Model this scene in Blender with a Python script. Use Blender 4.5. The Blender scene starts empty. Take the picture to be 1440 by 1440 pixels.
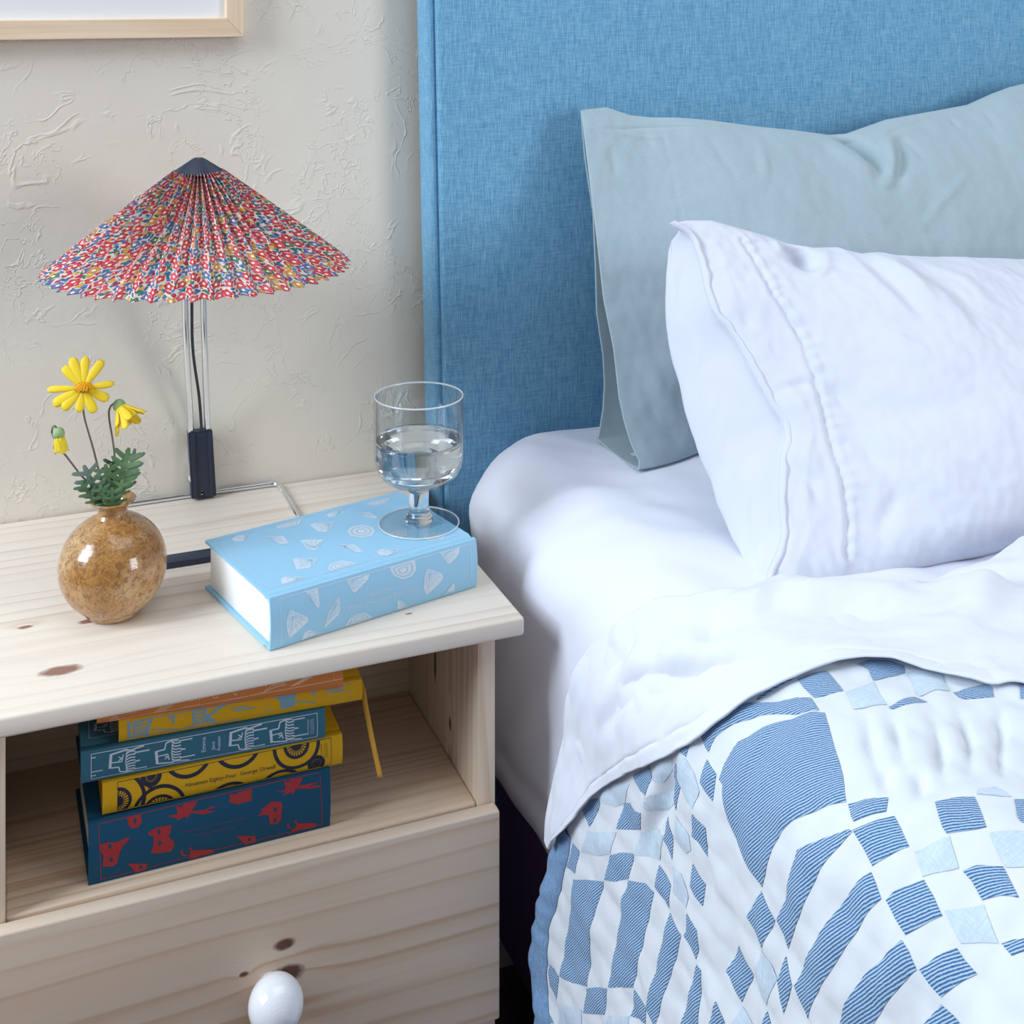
import bpy, bmesh, math, random
import numpy as np
from mathutils import Vector, Matrix
from mathutils.geometry import delaunay_2d_cdt, tessellate_polygon

random.seed(7)
SC = bpy.context.scene
COL = SC.collection


def srgb(r, g, b):
    def f(c):
        c /= 255.0
        return c / 12.92 if c <= 0.04045 else ((c + 0.055) / 1.055) ** 2.4
    return (f(r), f(g), f(b), 1.0)


# ------------------------------------------------------------------ camera
cam = bpy.data.cameras.new('camera')
cam.sensor_fit = 'HORIZONTAL'
cam.sensor_width = 36.0
cam.lens = 36.0 * 1857.0 / 1440.0
cam.shift_y = -740.0 / 1440.0          # level camera, lens shifted down: verticals stay upright
cam.clip_start = 0.02
cam_o = bpy.data.objects.new('camera', cam)
COL.objects.link(cam_o)
cam_o.location = (0, 0, 1.18)
cam_o.rotation_euler = (math.radians(90), 0, -math.atan2(745, 1857))
SC.camera = cam_o

# ------------------------------------------------------------------ world, window daylight and an added ceiling fill
world = bpy.data.worlds.new('daylight')
SC.world = world
world.use_nodes = True
bg = world.node_tree.nodes['Background']
bg.inputs['Color'].default_value = (0.90, 0.93, 1.0, 1)
bg.inputs['Strength'].default_value = 0.25


def area(name, loc, target, sx, sy, power, col):
    l = bpy.data.lights.new(name, 'AREA')
    l.shape = 'RECTANGLE'
    l.size, l.size_y = sx, sy
    l.energy = power
    l.color = col
    o = bpy.data.objects.new(name, l)
    COL.objects.link(o)
    o.location = loc
    o.rotation_euler = (Vector(target) - Vector(loc)).to_track_quat('-Z', 'Y').to_euler()
    return o


area('window_daylight_right', (2.05, -1.0, 1.40), (0.4, 1.2, 0.85), 0.8, 0.9, 25, (0.91, 0.95, 1.0))
area('window_daylight_left', (-1.9, 0.85, 2.0), (0.3, 1.1, 0.7), 1.0, 1.3, 70, (0.78, 0.89, 1.0))
area('ceiling_fill', (0.75, 0.55, 2.65), (0.75, 0.55, 0.0), 1.8, 1.6, 16, (0.84, 0.91, 1.0))  # added fill standing in for ceiling bounce, no real opening overhead

SC.view_settings.view_transform = 'Standard'
SC.view_settings.look = 'None'
SC.view_settings.gamma = 1.0
SC.view_settings.exposure = 0
SC.view_settings.use_curve_mapping = False

# ------------------------------------------------------------------ helpers: objects


def tag(o, label=None, cat=None, group=None, kind=None):
    if label: o['label'] = label
    if cat: o['category'] = cat
    if group: o['group'] = group
    if kind: o['kind'] = kind
    return o


def thing(name, label, cat, loc=(0, 0, 0), rotz=0.0, group=None):
    o = bpy.data.objects.new(name, None)
    o.empty_display_size = 0.03
    COL.objects.link(o)
    o.location = loc
    o.rotation_euler = (0, 0, rotz)
    return tag(o, label, cat, group)


def mesh(name, verts, faces, mat, parent=None, smooth=True, uv=None, loc=None):
    me = bpy.data.meshes.new(name)
    me.from_pydata([tuple(map(float, v)) for v in verts], [], [tuple(map(int, f)) for f in faces])
    if uv is not None:
        lay = me.uv_layers.new(name='uv')
        idx = np.empty(len(me.loops), dtype=np.int32)
        me.loops.foreach_get('vertex_index', idx)
        lay.data.foreach_set('uv', np.asarray(uv, dtype=np.float32)[idx].ravel())
    if smooth:
        me.polygons.foreach_set('use_smooth', [True] * len(me.polygons))
    me.materials.append(mat)
    me.update()
    o = bpy.data.objects.new(name, me)
    COL.objects.link(o)
    if parent is not None:
        o.parent = parent
    if loc is not None:
        o.location = loc
    return o


def from_bm(name, bm, mat, parent=None, smooth=False):
    me = bpy.data.meshes.new(name)
    bmesh.ops.recalc_face_normals(bm, faces=bm.faces)
    bm.to_mesh(me)
    bm.free()
    if smooth:
        me.polygons.foreach_set('use_smooth', [True] * len(me.polygons))
    me.materials.append(mat)
    o = bpy.data.objects.new(name, me)
    COL.objects.link(o)
    if parent is not None:
        o.parent = parent
    return o


def box(name, lo, hi, mat, parent=None, bev=0.002, seg=2, rot=None):
    bm = bmesh.new()
    bmesh.ops.create_cube(bm, size=1.0)
    lo, hi = Vector(lo), Vector(hi)
    for v in bm.verts:
        v.co = Vector((lo[i] + (v.co[i] + 0.5) * (hi[i] - lo[i]) for i in range(3)))
    if bev:
        bmesh.ops.bevel(bm, geom=bm.edges[:], offset=bev, segments=seg, profile=0.5, affect='EDGES', clamp_overlap=True)
    if rot:
        bmesh.ops.transform(bm, matrix=rot, verts=bm.verts)
    o = from_bm(name, bm, mat, parent, True)
    o.data.set_sharp_from_angle(angle=math.radians(40))
    return o


def lathe(name, prof, mat, parent=None, n=72, center=(0, 0), smooth=True, uvscale=None):
    P = np.array(prof, float)
    Q = [P[0]]
    for p_, q_ in zip(P[:-1], P[1:]):          # extra loops beside every corner keep smooth normals honest
        d_ = np.linalg.norm(q_ - p_)
        if d_ > 0.0012:
            e_ = min(0.0005, d_ * 0.2) / d_
            Q += [p_ + (q_ - p_) * e_, p_ + (q_ - p_) * (1 - e_)]
        Q.append(q_)
    P = np.array(Q)
    a = np.linspace(0, 2 * np.pi, n, endpoint=False)
    V = []
    for r, z in P:
        V += [(center[0] + r * c, center[1] + r * s, z) for c, s in zip(np.cos(a), np.sin(a))]
    F = []
    for i in range(len(P) - 1):
        for j in range(n):
            k = (j + 1) % n
            F.append((i * n + j, i * n + k, (i + 1) * n + k, (i + 1) * n + j))
    bm = bmesh.new()
    vs = [bm.verts.new(v) for v in V]
    for f in F:
        bm.faces.new([vs[i] for i in f])
    bmesh.ops.remove_doubles(bm, verts=bm.verts, dist=1e-6)
    return from_bm(name, bm, mat, parent, smooth)


def catmull(pts, n):
    P = np.array(pts, float)
    d = np.r_[0, np.cumsum(np.linalg.norm(np.diff(P, axis=0), axis=1))]
    t = np.linspace(0, d[-1], n)
    Q = np.vstack([2 * P[0] - P[1], P, 2 * P[-1] - P[-2]])
    i = np.clip(np.searchsorted(d, t, side='right') - 1, 0, len(P) - 2)
    u = ((t - d[i]) / (d[i + 1] - d[i]))[:, None]
    p0, p1, p2, p3 = Q[i], Q[i + 1], Q[i + 2], Q[i + 3]
    return 0.5 * (2 * p1 + (p2 - p0) * u + (2 * p0 - 5 * p1 + 4 * p2 - p3) * u ** 2 + (3 * p1 - p0 - 3 * p2 + p3) * u ** 3)


def tube(name, pts, rad, mat, parent=None, n=10, samples=None, flat=None):
    P = catmull(pts, samples) if samples else np.array(pts, float)
    R = np.broadcast_to(np.asarray(rad, float), (len(P),)) if np.ndim(rad) == 0 else np.interp(np.linspace(0, 1, len(P)), np.linspace(0, 1, len(rad)), rad)
    T = np.gradient(P, axis=0)
    T /= np.linalg.norm(T, axis=1)[:, None]
    up = np.array([0, 0, 1.0]) if abs(T[0][2]) < 0.9 else np.array([1.0, 0, 0])
    N = np.cross(T[0], up); N /= np.linalg.norm(N)
    V = []
    for p, t, r in zip(P, T, R):
        N = N - t * (N @ t); N /= np.linalg.norm(N)
        B = np.cross(t, N)
        for k in range(n):
            a = 2 * np.pi * k / n
            V.append(p + r * (N * np.cos(a) + B * np.sin(a) * (flat or 1.0)))
    F = []
    m = len(P)
    for i in range(m - 1):
        for k in range(n):
            j = (k + 1) % n
            F.append((i * n + k, i * n + j, (i + 1) * n + j, (i + 1) * n + k))
    F.append(tuple(range(n - 1, -1, -1)))
    F.append(tuple((m - 1) * n + k for k in range(n)))
    return mesh(name, V, F, mat, parent)


def grid_faces(nu, nv, flip=False):
    i, j = np.meshgrid(np.arange(nu - 1), np.arange(nv - 1), indexing='ij')
    a = (i * nv + j).ravel()
    f = np.stack([a, a + nv, a + nv + 1, a + 1], 1)
    return f[:, ::-1] if flip else f


def vnoise(x, y, seed=0):
    """smooth 2-D gradient noise, roughly -1..1, on a turned grid"""
    x, y = np.asarray(x, float), np.asarray(y, float)
    x, y = 0.82 * x - 0.57 * y, 0.57 * x + 0.82 * y
    xi, yi = np.floor(x).astype(np.int64), np.floor(y).astype(np.int64)
    fx, fy = x - xi, y - yi

    def g(a, b, dx, dy):
        n = (a * 374761393 + b * 668265263 + seed * 1442695041) & 0xFFFFFFFF
        n = ((n ^ (n >> 13)) * 1274126177) & 0xFFFFFFFF
        t = ((n ^ (n >> 16)) & 0xFFFF) / 65536.0 * 2 * np.pi
        return np.cos(t) * dx + np.sin(t) * dy
    u, v = fx ** 3 * (fx * (fx * 6 - 15) + 10), fy ** 3 * (fy * (fy * 6 - 15) + 10)
    a = g(xi, yi, fx, fy) * (1 - u) + g(xi + 1, yi, fx - 1, fy) * u
    b = g(xi, yi + 1, fx, fy - 1) * (1 - u) + g(xi + 1, yi + 1, fx - 1, fy - 1) * u
    return 1.7 * (a * (1 - v) + b * v)


def polydist(x, y, line):
    """distance of points to a polyline, and fraction along it"""
    best = np.full(np.shape(x), 1e9)
    frac = np.zeros(np.shape(x))
    side = np.ones(np.shape(x))
    L = np.array(line, float)
    seg = np.linalg.norm(np.diff(L, axis=0), axis=1)
    cum = np.r_[0, np.cumsum(seg)]
    for k in range(len(L) - 1):
        a, b = L[k], L[k + 1]
        d = b - a
        t = np.clip(((x - a[0]) * d[0] + (y - a[1]) * d[1]) / (d @ d), 0, 1)
        q = np.hypot(x - a[0] - t * d[0], y - a[1] - t * d[1])
        m = q < best
        best = np.where(m, q, best)
        frac = np.where(m, (cum[k] + t * seg[k]) / cum[-1], frac)
        side = np.where(m, np.sign(d[0] * (y - a[1]) - d[1] * (x - a[0])), side)
    return best, frac, side


def crease(x, y, line, width, depth, taper=True):
    d, f, s = polydist(x, y, line)
    w = np.sin(np.pi * np.clip(f, 0, 1)) if taper else 1.0
    return depth * w * np.exp(-(d / width) ** 2)


def sstep(x, a, b):
    t = np.clip((x - a) / (b - a), 0, 1)
    return t * t * (3 - 2 * t)


# ------------------------------------------------------------------ helpers: node materials


class NT:
    def __init__(self, name):
        self.m = bpy.data.materials.new(name)
        self.m.use_nodes = True
        self.t = self.m.node_tree
        self.b = self.t.nodes['Principled BSDF']

    def n(self, kind, **kw):
        nd = self.t.nodes.new(kind)
        for k, v in kw.items():
            setattr(nd, k, v)
        return nd

    def link(self, a, b):
        self.t.links.new(a, b)

    def put(self, sock, v):
        if isinstance(v, (int, float)):
            sock.default_value = v
        elif isinstance(v, tuple):
            sock.default_value = v
        else:
            self.link(v, sock)

    def math(self, op, a, b=0.0, c=0.0, clamp=False):
        nd = self.n('ShaderNodeMath', operation=op, use_clamp=clamp)
        for s, v in zip(nd.inputs, (a, b, c)):
            self.put(s, v)
        return nd.outputs[0]

    def add(self, a, b): return self.math('ADD', a, b)
    def sub(self, a, b): return self.math('SUBTRACT', a, b)
    def mul(self, a, b): return self.math('MULTIPLY', a, b)

    def coord(self, which='Object', uv=False):
        if uv:
            return self.n('ShaderNodeUVMap', uv_map='uv').outputs[0]
        return self.n('ShaderNodeTexCoord').outputs[which]

    def mapping(self, vec, scale=(1, 1, 1), loc=(0, 0, 0), rot=(0, 0, 0)):
        nd = self.n('ShaderNodeMapping')
        self.link(vec, nd.inputs[0])
        nd.inputs['Location'].default_value = loc
        nd.inputs['Rotation'].default_value = rot
        nd.inputs['Scale'].default_value = scale
        return nd.outputs[0]

    def noise(self, vec, scale=5.0, detail=2.0, rough=0.5, dist=0.0):
        nd = self.n('ShaderNodeTexNoise')
        self.link(vec, nd.inputs['Vector'])
        nd.inputs['Scale'].default_value = scale
        nd.inputs['Detail'].default_value = detail
        nd.inputs['Roughness'].default_value = rough
        nd.inputs['Distortion'].default_value = dist
        return nd.outputs['Fac']

    def ramp(self, fac, stops, interp='LINEAR'):
        nd = self.n('ShaderNodeValToRGB')
        cr = nd.color_ramp
        cr.interpolation = interp
        while len(cr.elements) < len(stops):
            cr.elements.new(0.5)
        for e, (p, c) in zip(cr.elements, stops):
            e.position = p
            e.color = c if isinstance(c, tuple) else (c, c, c, 1)
        self.link(fac, nd.inputs[0])
        return nd.outputs[0]

    def mix(self, fac, a, b):
        nd = self.n('ShaderNodeMix', data_type='RGBA')
        self.put(nd.inputs[0], fac)
        self.put(nd.inputs[6], a)
        self.put(nd.inputs[7], b)
        return nd.outputs[2]

    def sep(self, vec):
        nd = self.n('ShaderNodeSeparateXYZ')
        self.link(vec, nd.inputs[0])
        return nd.outputs

    def comb(self, x, y, z=0.0):
        nd = self.n('ShaderNodeCombineXYZ')
        for s, v in zip(nd.inputs, (x, y, z)):
            self.put(s, v)
        return nd.outputs[0]

    def bump(self, h, strength=0.3, dist=0.001):
        nd = self.n('ShaderNodeBump')
        nd.inputs['Strength'].default_value = strength
        nd.inputs['Distance'].default_value = dist
        self.link(h, nd.inputs['Height'])
        self.link(nd.outputs[0], self.b.inputs['Normal'])

    def color(self, v): self.put(self.b.inputs['Base Color'], v)

    def rough(self, v): self.put(self.b.inputs['Roughness'], v)

    def set(self, **kw):
        for k, v in kw.items():
            self.put(self.b.inputs[k.replace('_', ' ')], v)
        return self


def plain(name, col, rough=0.6, **kw):
    t = NT(name)
    t.color(col)
    t.rough(rough)
    t.set(**kw)
    return t.m


def pine(name, along=0, across=1, knots=(), freq=62.0, seed=0.0, off=0.0, lit_tone=(0.0, None), core_col=None):
    """pale pine: growth rings along one object axis, bent around dark knots"""
    t = NT(name)
    xyz = t.sep(t.coord())
    g, c = xyz[along], xyz[across]
    third = xyz[3 - along - across]
    vec = t.comb(t.add(t.mul(g, 1.6), seed), t.add(t.mul(c, 7.0), seed * 2), t.mul(third, 7.0))
    wob = t.noise(vec, 1.0, 2.0, 0.5)
    irr = t.noise(t.comb(t.add(t.mul(g, 0.5), seed), t.mul(c, 34.0), t.mul(third, 34.0)), 1.0, 2.0, 0.6)
    v = t.add(t.add(c, off), t.add(t.mul(t.sub(wob, 0.5), 0.030), t.mul(t.sub(irr, 0.5), 0.045)))
    v = t.add(v, t.mul(third, 0.6))
    core = None
    for (g0, c0, r, stretch, amp) in knots:
        dg = t.math('DIVIDE', t.sub(g, g0), r * stretch)
        dc = t.math('DIVIDE', t.sub(c, c0), r)
        q = t.add(t.mul(dg, dg), t.mul(dc, dc))
        halo = t.math('EXPONENT', t.mul(q, -0.14))
        v = t.add(v, t.mul(halo, amp))
        ng = t.mul(t.sub(t.noise(t.coord(), 160.0, 1.0), 0.5), 0.9)
        k = t.math('SUBTRACT', 1.5, t.add(q, ng), clamp=True)
        core = k if core is None else t.math('MAXIMUM', core, k)
    ring = t.math('FRACT', t.mul(v, freq))
    fine = t.noise(t.mapping(t.coord(), tuple(9.0 if i == along else 420.0 for i in range(3))), 1.0, 2.0, 0.6)
    big = t.noise(t.mapping(t.coord(), tuple(1.2 if i == along else 9.0 for i in range(3)), (seed, seed, seed)), 1.0, 2.0)
    base = t.ramp(ring, [(0.0, srgb(236, 220, 201)), (0.35, srgb(234, 216, 195)), (0.66, srgb(226, 204, 179)), (0.80, srgb(206, 174, 142)), (0.88, srgb(204, 170, 136)), (0.95, srgb(228, 207, 183)), (1.0, srgb(236, 220, 201))])
    pale = t.ramp(big, [(0.3, srgb(236, 223, 205)), (0.7, srgb(226, 206, 181))])
    amt = t.ramp(t.noise(t.mapping(t.coord(), tuple(2.0 if i == along else 14.0 for i in range(3)), (3 + seed, 1, 2)), 1.0, 1.0), [(0.34, 0.08), (0.66, 0.90)])
    colr = t.mix(amt, pale, base)
    colr = t.mix(t.mul(t.sub(fine, 0.45), 0.55), colr, srgb(206, 174, 140))
    if lit_tone[0]:
        colr = t.mix(lit_tone[0], colr, lit_tone[1])  # mixes the light on each face into the wood colour
    if core is not None:
        colr = t.mix(core, colr, core_col or srgb(104, 70, 56))
    t.color(colr)
    t.rough(0.48)
    t.set(Specular_IOR_Level=0.35)
    t.bump(fine, 0.06, 0.0006)
    return t.m


def cloth(name, col, weave=1400.0, bump=0.25, dist=0.0006, wr=0.0, sheen=0.15, tint=None):
    t = NT(name)
    v = t.coord()
    w1 = t.noise(t.mapping(v, (weave, weave * 0.12, weave)), 1.0, 1.0)
    w2 = t.noise(t.mapping(v, (weave * 0.12, weave, weave * 0.12)), 1.0, 1.0)
    w = t.mul(t.add(w1, w2), 0.5)
    c = col
    if tint:
        c = t.mix(t.ramp(w, [(0.35, 0.0), (0.65, 1.0)]), col, tint)
    t.color(c)
    t.rough(0.9)
    t.set(Sheen_Weight=sheen, Specular_IOR_Level=0.2)
    h = w
    if wr:
        soft = t.noise(v, 38.0, 4.0, 0.62, 0.8)
        h = t.add(t.mul(w, 0.35), t.mul(soft, wr))
    t.bump(h, bump, dist)
    return t.m


# materials --------------------------------------------------------
def wall_mat():
    t = NT('skip_trowel_plaster')
    v = t.coord()
    a = t.noise(v, 13.0, 3.0, 0.55, 1.2)
    ridge = t.math('SUBTRACT', 1.0, t.mul(t.math('ABSOLUTE', t.sub(a, 0.5)), 42.0), clamp=True)
    mask = t.ramp(t.noise(t.mapping(v, (1, 1, 1), (5, 2, 1)), 17.0, 2.0), [(0.50, 0.0), (0.62, 1.0)])
    b = t.noise(t.mapping(v, (1, 1, 1), (9, 4, 2)), 34.0, 3.0, 0.6, 0.6)
    ridge2 = t.math('SUBTRACT', 1.0, t.mul(t.math('ABSOLUTE', t.sub(b, 0.52)), 48.0), clamp=True)
    mask2 = t.ramp(t.noise(t.mapping(v, (1, 1, 1), (1, 8, 3)), 11.0, 2.0), [(0.5, 0.0), (0.6, 1.0)])
    h = t.add(t.mul(t.mul(ridge, mask), 1.0), t.mul(t.mul(ridge2, mask2), 0.8))
    h = t.add(h, t.mul(t.noise(v, 26.0, 4.0, 0.6), 0.9))
    h = t.add(h, t.mul(t.noise(v, 420.0, 2.0), 0.07))
    t.color(srgb(228, 220, 206))
    t.rough(0.75)
    t.set(Specular_IOR_Level=0.25)
    t.bump(h, 0.38, 0.0020)
    return t.m


def headboard_mat():
    t = NT('blue_linen_upholstery')
    v = t.coord()
    ver = t.noise(t.mapping(v, (900, 900, 55)), 1.0, 2.0, 0.6)
    hor = t.noise(t.mapping(v, (55, 55, 900)), 1.0, 2.0, 0.6)
    slub = t.noise(t.mapping(v, (1500, 1500, 160)), 1.0, 1.0)
    w = t.add(t.mul(ver, 0.6), t.mul(hor, 0.4))
    colr = t.ramp(w, [(0.30, srgb(80, 132, 168)), (0.5, srgb(109, 163, 196)), (0.72, srgb(147, 190, 212))])
    colr = t.mix(t.ramp(slub, [(0.62, 0.0), (0.75, 0.45)]), colr, srgb(168, 206, 224))
    t.color(colr)
    t.rough(0.9)
    t.set(Sheen_Weight=0.15, Specular_IOR_Level=0.2)
    t.bump(w, 0.35, 0.0009)
    return t.m


M = {}
M['wall'] = wall_mat()
M['headboard'] = headboard_mat()
M['floor'] = plain('dark_floor', srgb(92, 70, 84), 0.5)
M['bed_base'] = plain('flare_lifted_upholstery', srgb(140, 115, 170), 0.9)  # paled purple: lens flare over the unlit gap is put into the colour
M['navy'] = plain('navy_enamel', srgb(38, 46, 66), 0.42)
M['cable'] = plain('dark_cable', srgb(60, 62, 72), 0.6)
M['chrome'] = plain('chrome', srgb(236, 240, 246), 0.14, Metallic=1.0)
M['white_knob'] = plain('white_ceramic_knob', srgb(240, 240, 244), 0.12, Coat_Weight=0.6)
M['paper'] = plain('page_edges', srgb(246, 246, 244), 0.8)
M['mat_board'] = plain('mat_board', srgb(232, 231, 232), 0.8)

# ------------------------------------------------------------------ the room
WALL_Y = 1.477
NSX0, NSX1 = -0.0280, 0.4466           # nightstand top, left and right
TOPZ = 0.62
wall = box('wall_back', (-5, WALL_Y, 0), (6, WALL_Y + 0.1, 2.7), M['wall'], None, 0)
tag(wall, 'warm white skip-trowel plaster wall behind the bed', 'wall', kind='structure')
flo = box('floor', (-5, -6, -0.05), (6, WALL_Y, 0.0), M['floor'], None, 0)
tag(flo, 'dark brown floor beside the bed', 'floor', kind='structure')

# ------------------------------------------------------------------ bed: headboard with piping, base
HB_Y = 1.42
bed = thing('bed', 'bed with tall blue linen headboard standing against the plaster wall', 'bed', (0.47, 0.4, 0))


def bl(p):
    return (p[0] - 0.47, p[1] - 0.4, p[2])


def headboard():
    # panel leaning a hair out of plumb on its left edge, softly rounded all round
    z0, z1 = 0.12, 1.42
    xl = lambda z: 0.4668 + (1.1238 - z) * 0.0210
    yb, yf = HB_Y + 0.036, HB_Y
    r = 0.006
    loops = []
    # cross section from back edge of left side round to front
    sec = [(0.0, yb), (0.0, yf + r)]
    for k in range(1, 5):
        a = math.pi / 2 * k / 4
        sec.append((r - r * math.cos(a), yf + r - r * math.sin(a)))
    xs = [s[0] for s in sec]
    W = 1.62
    full = [(x, y, 0) for x, y in sec] + [(W - x, y, 0) for x, y in sec[::-1]]
    V, F = [], []
    zs = [z0, 0.6, 1.0, z1]
    for z in zs:
        for (x, y, _) in full:
            V.append(bl((xl(z) + x, y, z)))
    n = len(full)
    for i in range(len(zs) - 1):
        for j in range(n):
            k = (j + 1) % n
            F.append((i * n + j, i * n + k, (i + 1) * n + k, (i + 1) * n + j))
    F.append(tuple(range(n)))
    F.append(tuple((len(zs) - 1) * n + j for j in range(n)))
    hb = mesh('headboard', V, F, M['headboard'], bed, True)
    hb['label'] = 'tall blue linen upholstered headboard'
    hb.data.set_sharp_from_angle(angle=math.radians(40))
    rr = 0.0042
    path = [bl((xl(z) + 0.0035, yf + 0.0020, z)) for z in np.linspace(z0, z1 - 0.004, 30)]
    path += [bl((xl(z1) + x, yf + 0.0020, z1 - 0.003)) for x in np.linspace(0.01, W - 0.01, 12)]
    path += [bl((xl(z) + W - 0.0035, yf + 0.0020, z)) for z in np.linspace(z1 - 0.004, z0, 12)]
    pp = tube('piping', path, rr, M['headboard'], hb, 10)
    pp.matrix_parent_inverse = Matrix()
    # panel face set inside the piping
    pan = box('front_panel', bl((0.481, HB_Y - 0.007, 0.2)), bl((0.466 + W - 0.018, HB_Y + 0.012, z1 - 0.012)), M['headboard'], hb, 0.005, 3)
    for v in pan.data.vertices:
        zz = v.co.z
        if v.co.x < 0.3:
            v.co.x += (xl(zz) + 0.0088) - 0.481
    return hb


hb = headboard()
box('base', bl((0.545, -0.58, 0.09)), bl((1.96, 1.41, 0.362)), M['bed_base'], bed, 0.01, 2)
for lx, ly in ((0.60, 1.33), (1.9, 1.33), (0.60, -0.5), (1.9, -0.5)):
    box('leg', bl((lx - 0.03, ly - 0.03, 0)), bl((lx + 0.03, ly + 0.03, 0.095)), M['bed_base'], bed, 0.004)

# ------------------------------------------------------------------ mattress under its fitted sheet
M['sheet'] = cloth('white_linen', srgb(226, 230, 240), 1500, 0.5, 0.0012, 0.55)
M['fitted'] = cloth('white_cotton', srgb(231, 233, 245), 1500, 0.45, 0.0011, 0.4)
M['pillow_white'] = cloth('white_pillow_linen', srgb(214, 218, 230), 1600, 0.4, 0.0010, 0.5)


def mattress():
    x0, x1, y0, y1 = 0.488, 1.985, -0.60, 1.414
    zt, zb = 0.682, 0.362
    cx, cy, hx, hy = (x0 + x1) / 2, (y0 + y1) / 2, (x1 - x0) / 2, (y1 - y0) / 2
    rc, re = 0.11, 0.075

    def ring(inset, n=420):
        # rounded rectangle, equal parameter on every ring, dense near the visible head-left corner
        r = max(rc - inset, 0.012)
        ax, ay = hx - inset - r, hy - inset - r
        pts = []
        seg = [((-hx + inset, -ay), (-hx + inset, ay), 170), None, ((-ax, hy - inset), (ax, hy - inset), 110), None,
               ((hx - inset, ay), (hx - inset, -ay), 30), None, ((ax, -hy + inset), (-ax, -hy + inset), 24), None]
        corners = [(-ax, ay, math.pi), None, (ax, ay, math.pi / 2), None, (ax, -ay, 0), None, (-ax, -ay, -math.pi / 2)]
        ci = 0
        cs = [(-ax, ay, math.pi), (ax, ay, math.pi / 2), (ax, -ay, 0.0), (-ax, -ay, -math.pi / 2)]
        ns = [28, 8, 8, 8]
        for s in seg:
            if s:
                (ax0, ay0), (bx0, by0), m = s
                for k in range(m):
                    u = k / m
                    pts.append((ax0 + (bx0 - ax0) * u, ay0 + (by0 - ay0) * u))
            else:
                qx, qy, a0 = cs[ci]
                for k in range(ns[ci]):
                    a = a0 - math.pi / 2 * k / ns[ci]
                    pts.append((qx + r * math.cos(a), qy + r * math.sin(a)))
                ci += 1
        return np.array(pts)
    prof = [(0.05, zb), (0.02, zb + 0.002), (0.006, zb + 0.012)]
    prof += [(0.0, z) for z in np.linspace(zb + 0.03, zt - re, 26)]
    for k in range(1, 13):
        a = math.pi / 2 * k / 12
        prof.append((re - re * math.cos(a), zt - re + re * math.sin(a)))
    prof += [(re + d, zt) for d in np.r_[np.linspace(0.008, 0.34, 42), np.linspace(0.36, hx - 0.10, 8)]]
    V = []
    for ins, z in prof:
        R = ring(ins)
        V.append(np.column_stack([R[:, 0] + cx, R[:, 1] + cy, np.full(len(R), z)]))
    V = np.array(V)
    m, n = V.shape[:2]
    X, Y, Z = V[..., 0], V[..., 1], V[..., 2]
    ins = np.array([p[0] for p in prof])[:, None] * np.ones((1, n))
    top = sstep(Z, zt - re, zt)
    # gentle slack in the sheet: pulls running towards the edge, and soft hollows
    h = 0.0035 * vnoise(X * 9, Y * 7, 3) + 0.0018 * vnoise(X * 26 + Y * 15, Y * 13, 5)
    V[..., 2] += h * top
    side = 1 - top
    sw = 0.006 * vnoise(Y * 7 + Z * 6, Z * 4, 11) + 0.0035 * vnoise(Y * 19 + Z * 13, Z * 6, 12)
    V[..., 0] -= (sw + 0.004) * side * (X < 0.75)
    # pulled tucks over the left edge
    for (yc, wd, dp) in ((1.245, 0.020, -0.004), (1.200, 0.014, 0.005), (1.165, 0.016, -0.004), (1.07, 0.028, 0.003)):
        g = np.exp(-((Y + (X - 0.5) * 0.25 + (Z - 0.66) * 0.35 - yc) / wd) ** 2) * (X < 0.8) * np.exp(-(np.clip(ins - 0.03, 0, 1) / 0.10) ** 2) * sstep(Z, 0.45, 0.62)
        V[..., 2] += dp * g
        V[..., 0] -= dp * 0.8 * g * side
    # hem line where the sheet turns under
    hem = np.exp(-((Z - 0.425 - 0.012 * np.sin(Y * 9)) / 0.007) ** 2) * (ins < 0.004)
    V[..., 0] += 0.003 * hem * (X < 0.75)
    F = []
    base = np.arange(n)
    for i in range(m - 1):
        a = i * n + base
        b = i * n + np.roll(base, -1)
        F.append(np.stack([a, b, b + n, a + n], 1)[:, ::-1])
    F = [tuple(f) for f in np.vstack(F)]
    F.append(tuple((m - 1) * n + base[::-1]))
    F.append(tuple(base))
    o = mesh('mattress', V.reshape(-1, 3), F, M['fitted'])
    tag(o, 'mattress covered by a white fitted sheet on the bed', 'mattress')


mattress()

# ------------------------------------------------------------------ quilt and folded sheet share one draped section
XR, ZT, R0, XC, ZC = 1.95, 0.70, 0.10, 0.57, 0.60
L1 = XR - XC
L2 = L1 + R0 * math.pi / 2
SDL = math.hypot(0.015, 0.42)
SDN = (-0.015 / SDL, -0.42 / SDL)


def section(s):
    s = np.asarray(s, float)
    a = np.clip((s - L1) / R0, 0, math.pi / 2)
    q = np.clip(s - L2, 0, None)
    x = np.where(s <= L1, XR - s, XC - R0 * np.sin(a) + SDN[0] * q)
    z = np.where(s <= L1, ZT, ZC + R0 * np.cos(a) + SDN[1] * q)
    nx = np.where(s > L2, SDN[1], -np.sin(a))
    nz = np.where(s > L2, -SDN[0], np.cos(a))
    return x, z, nx, nz


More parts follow.
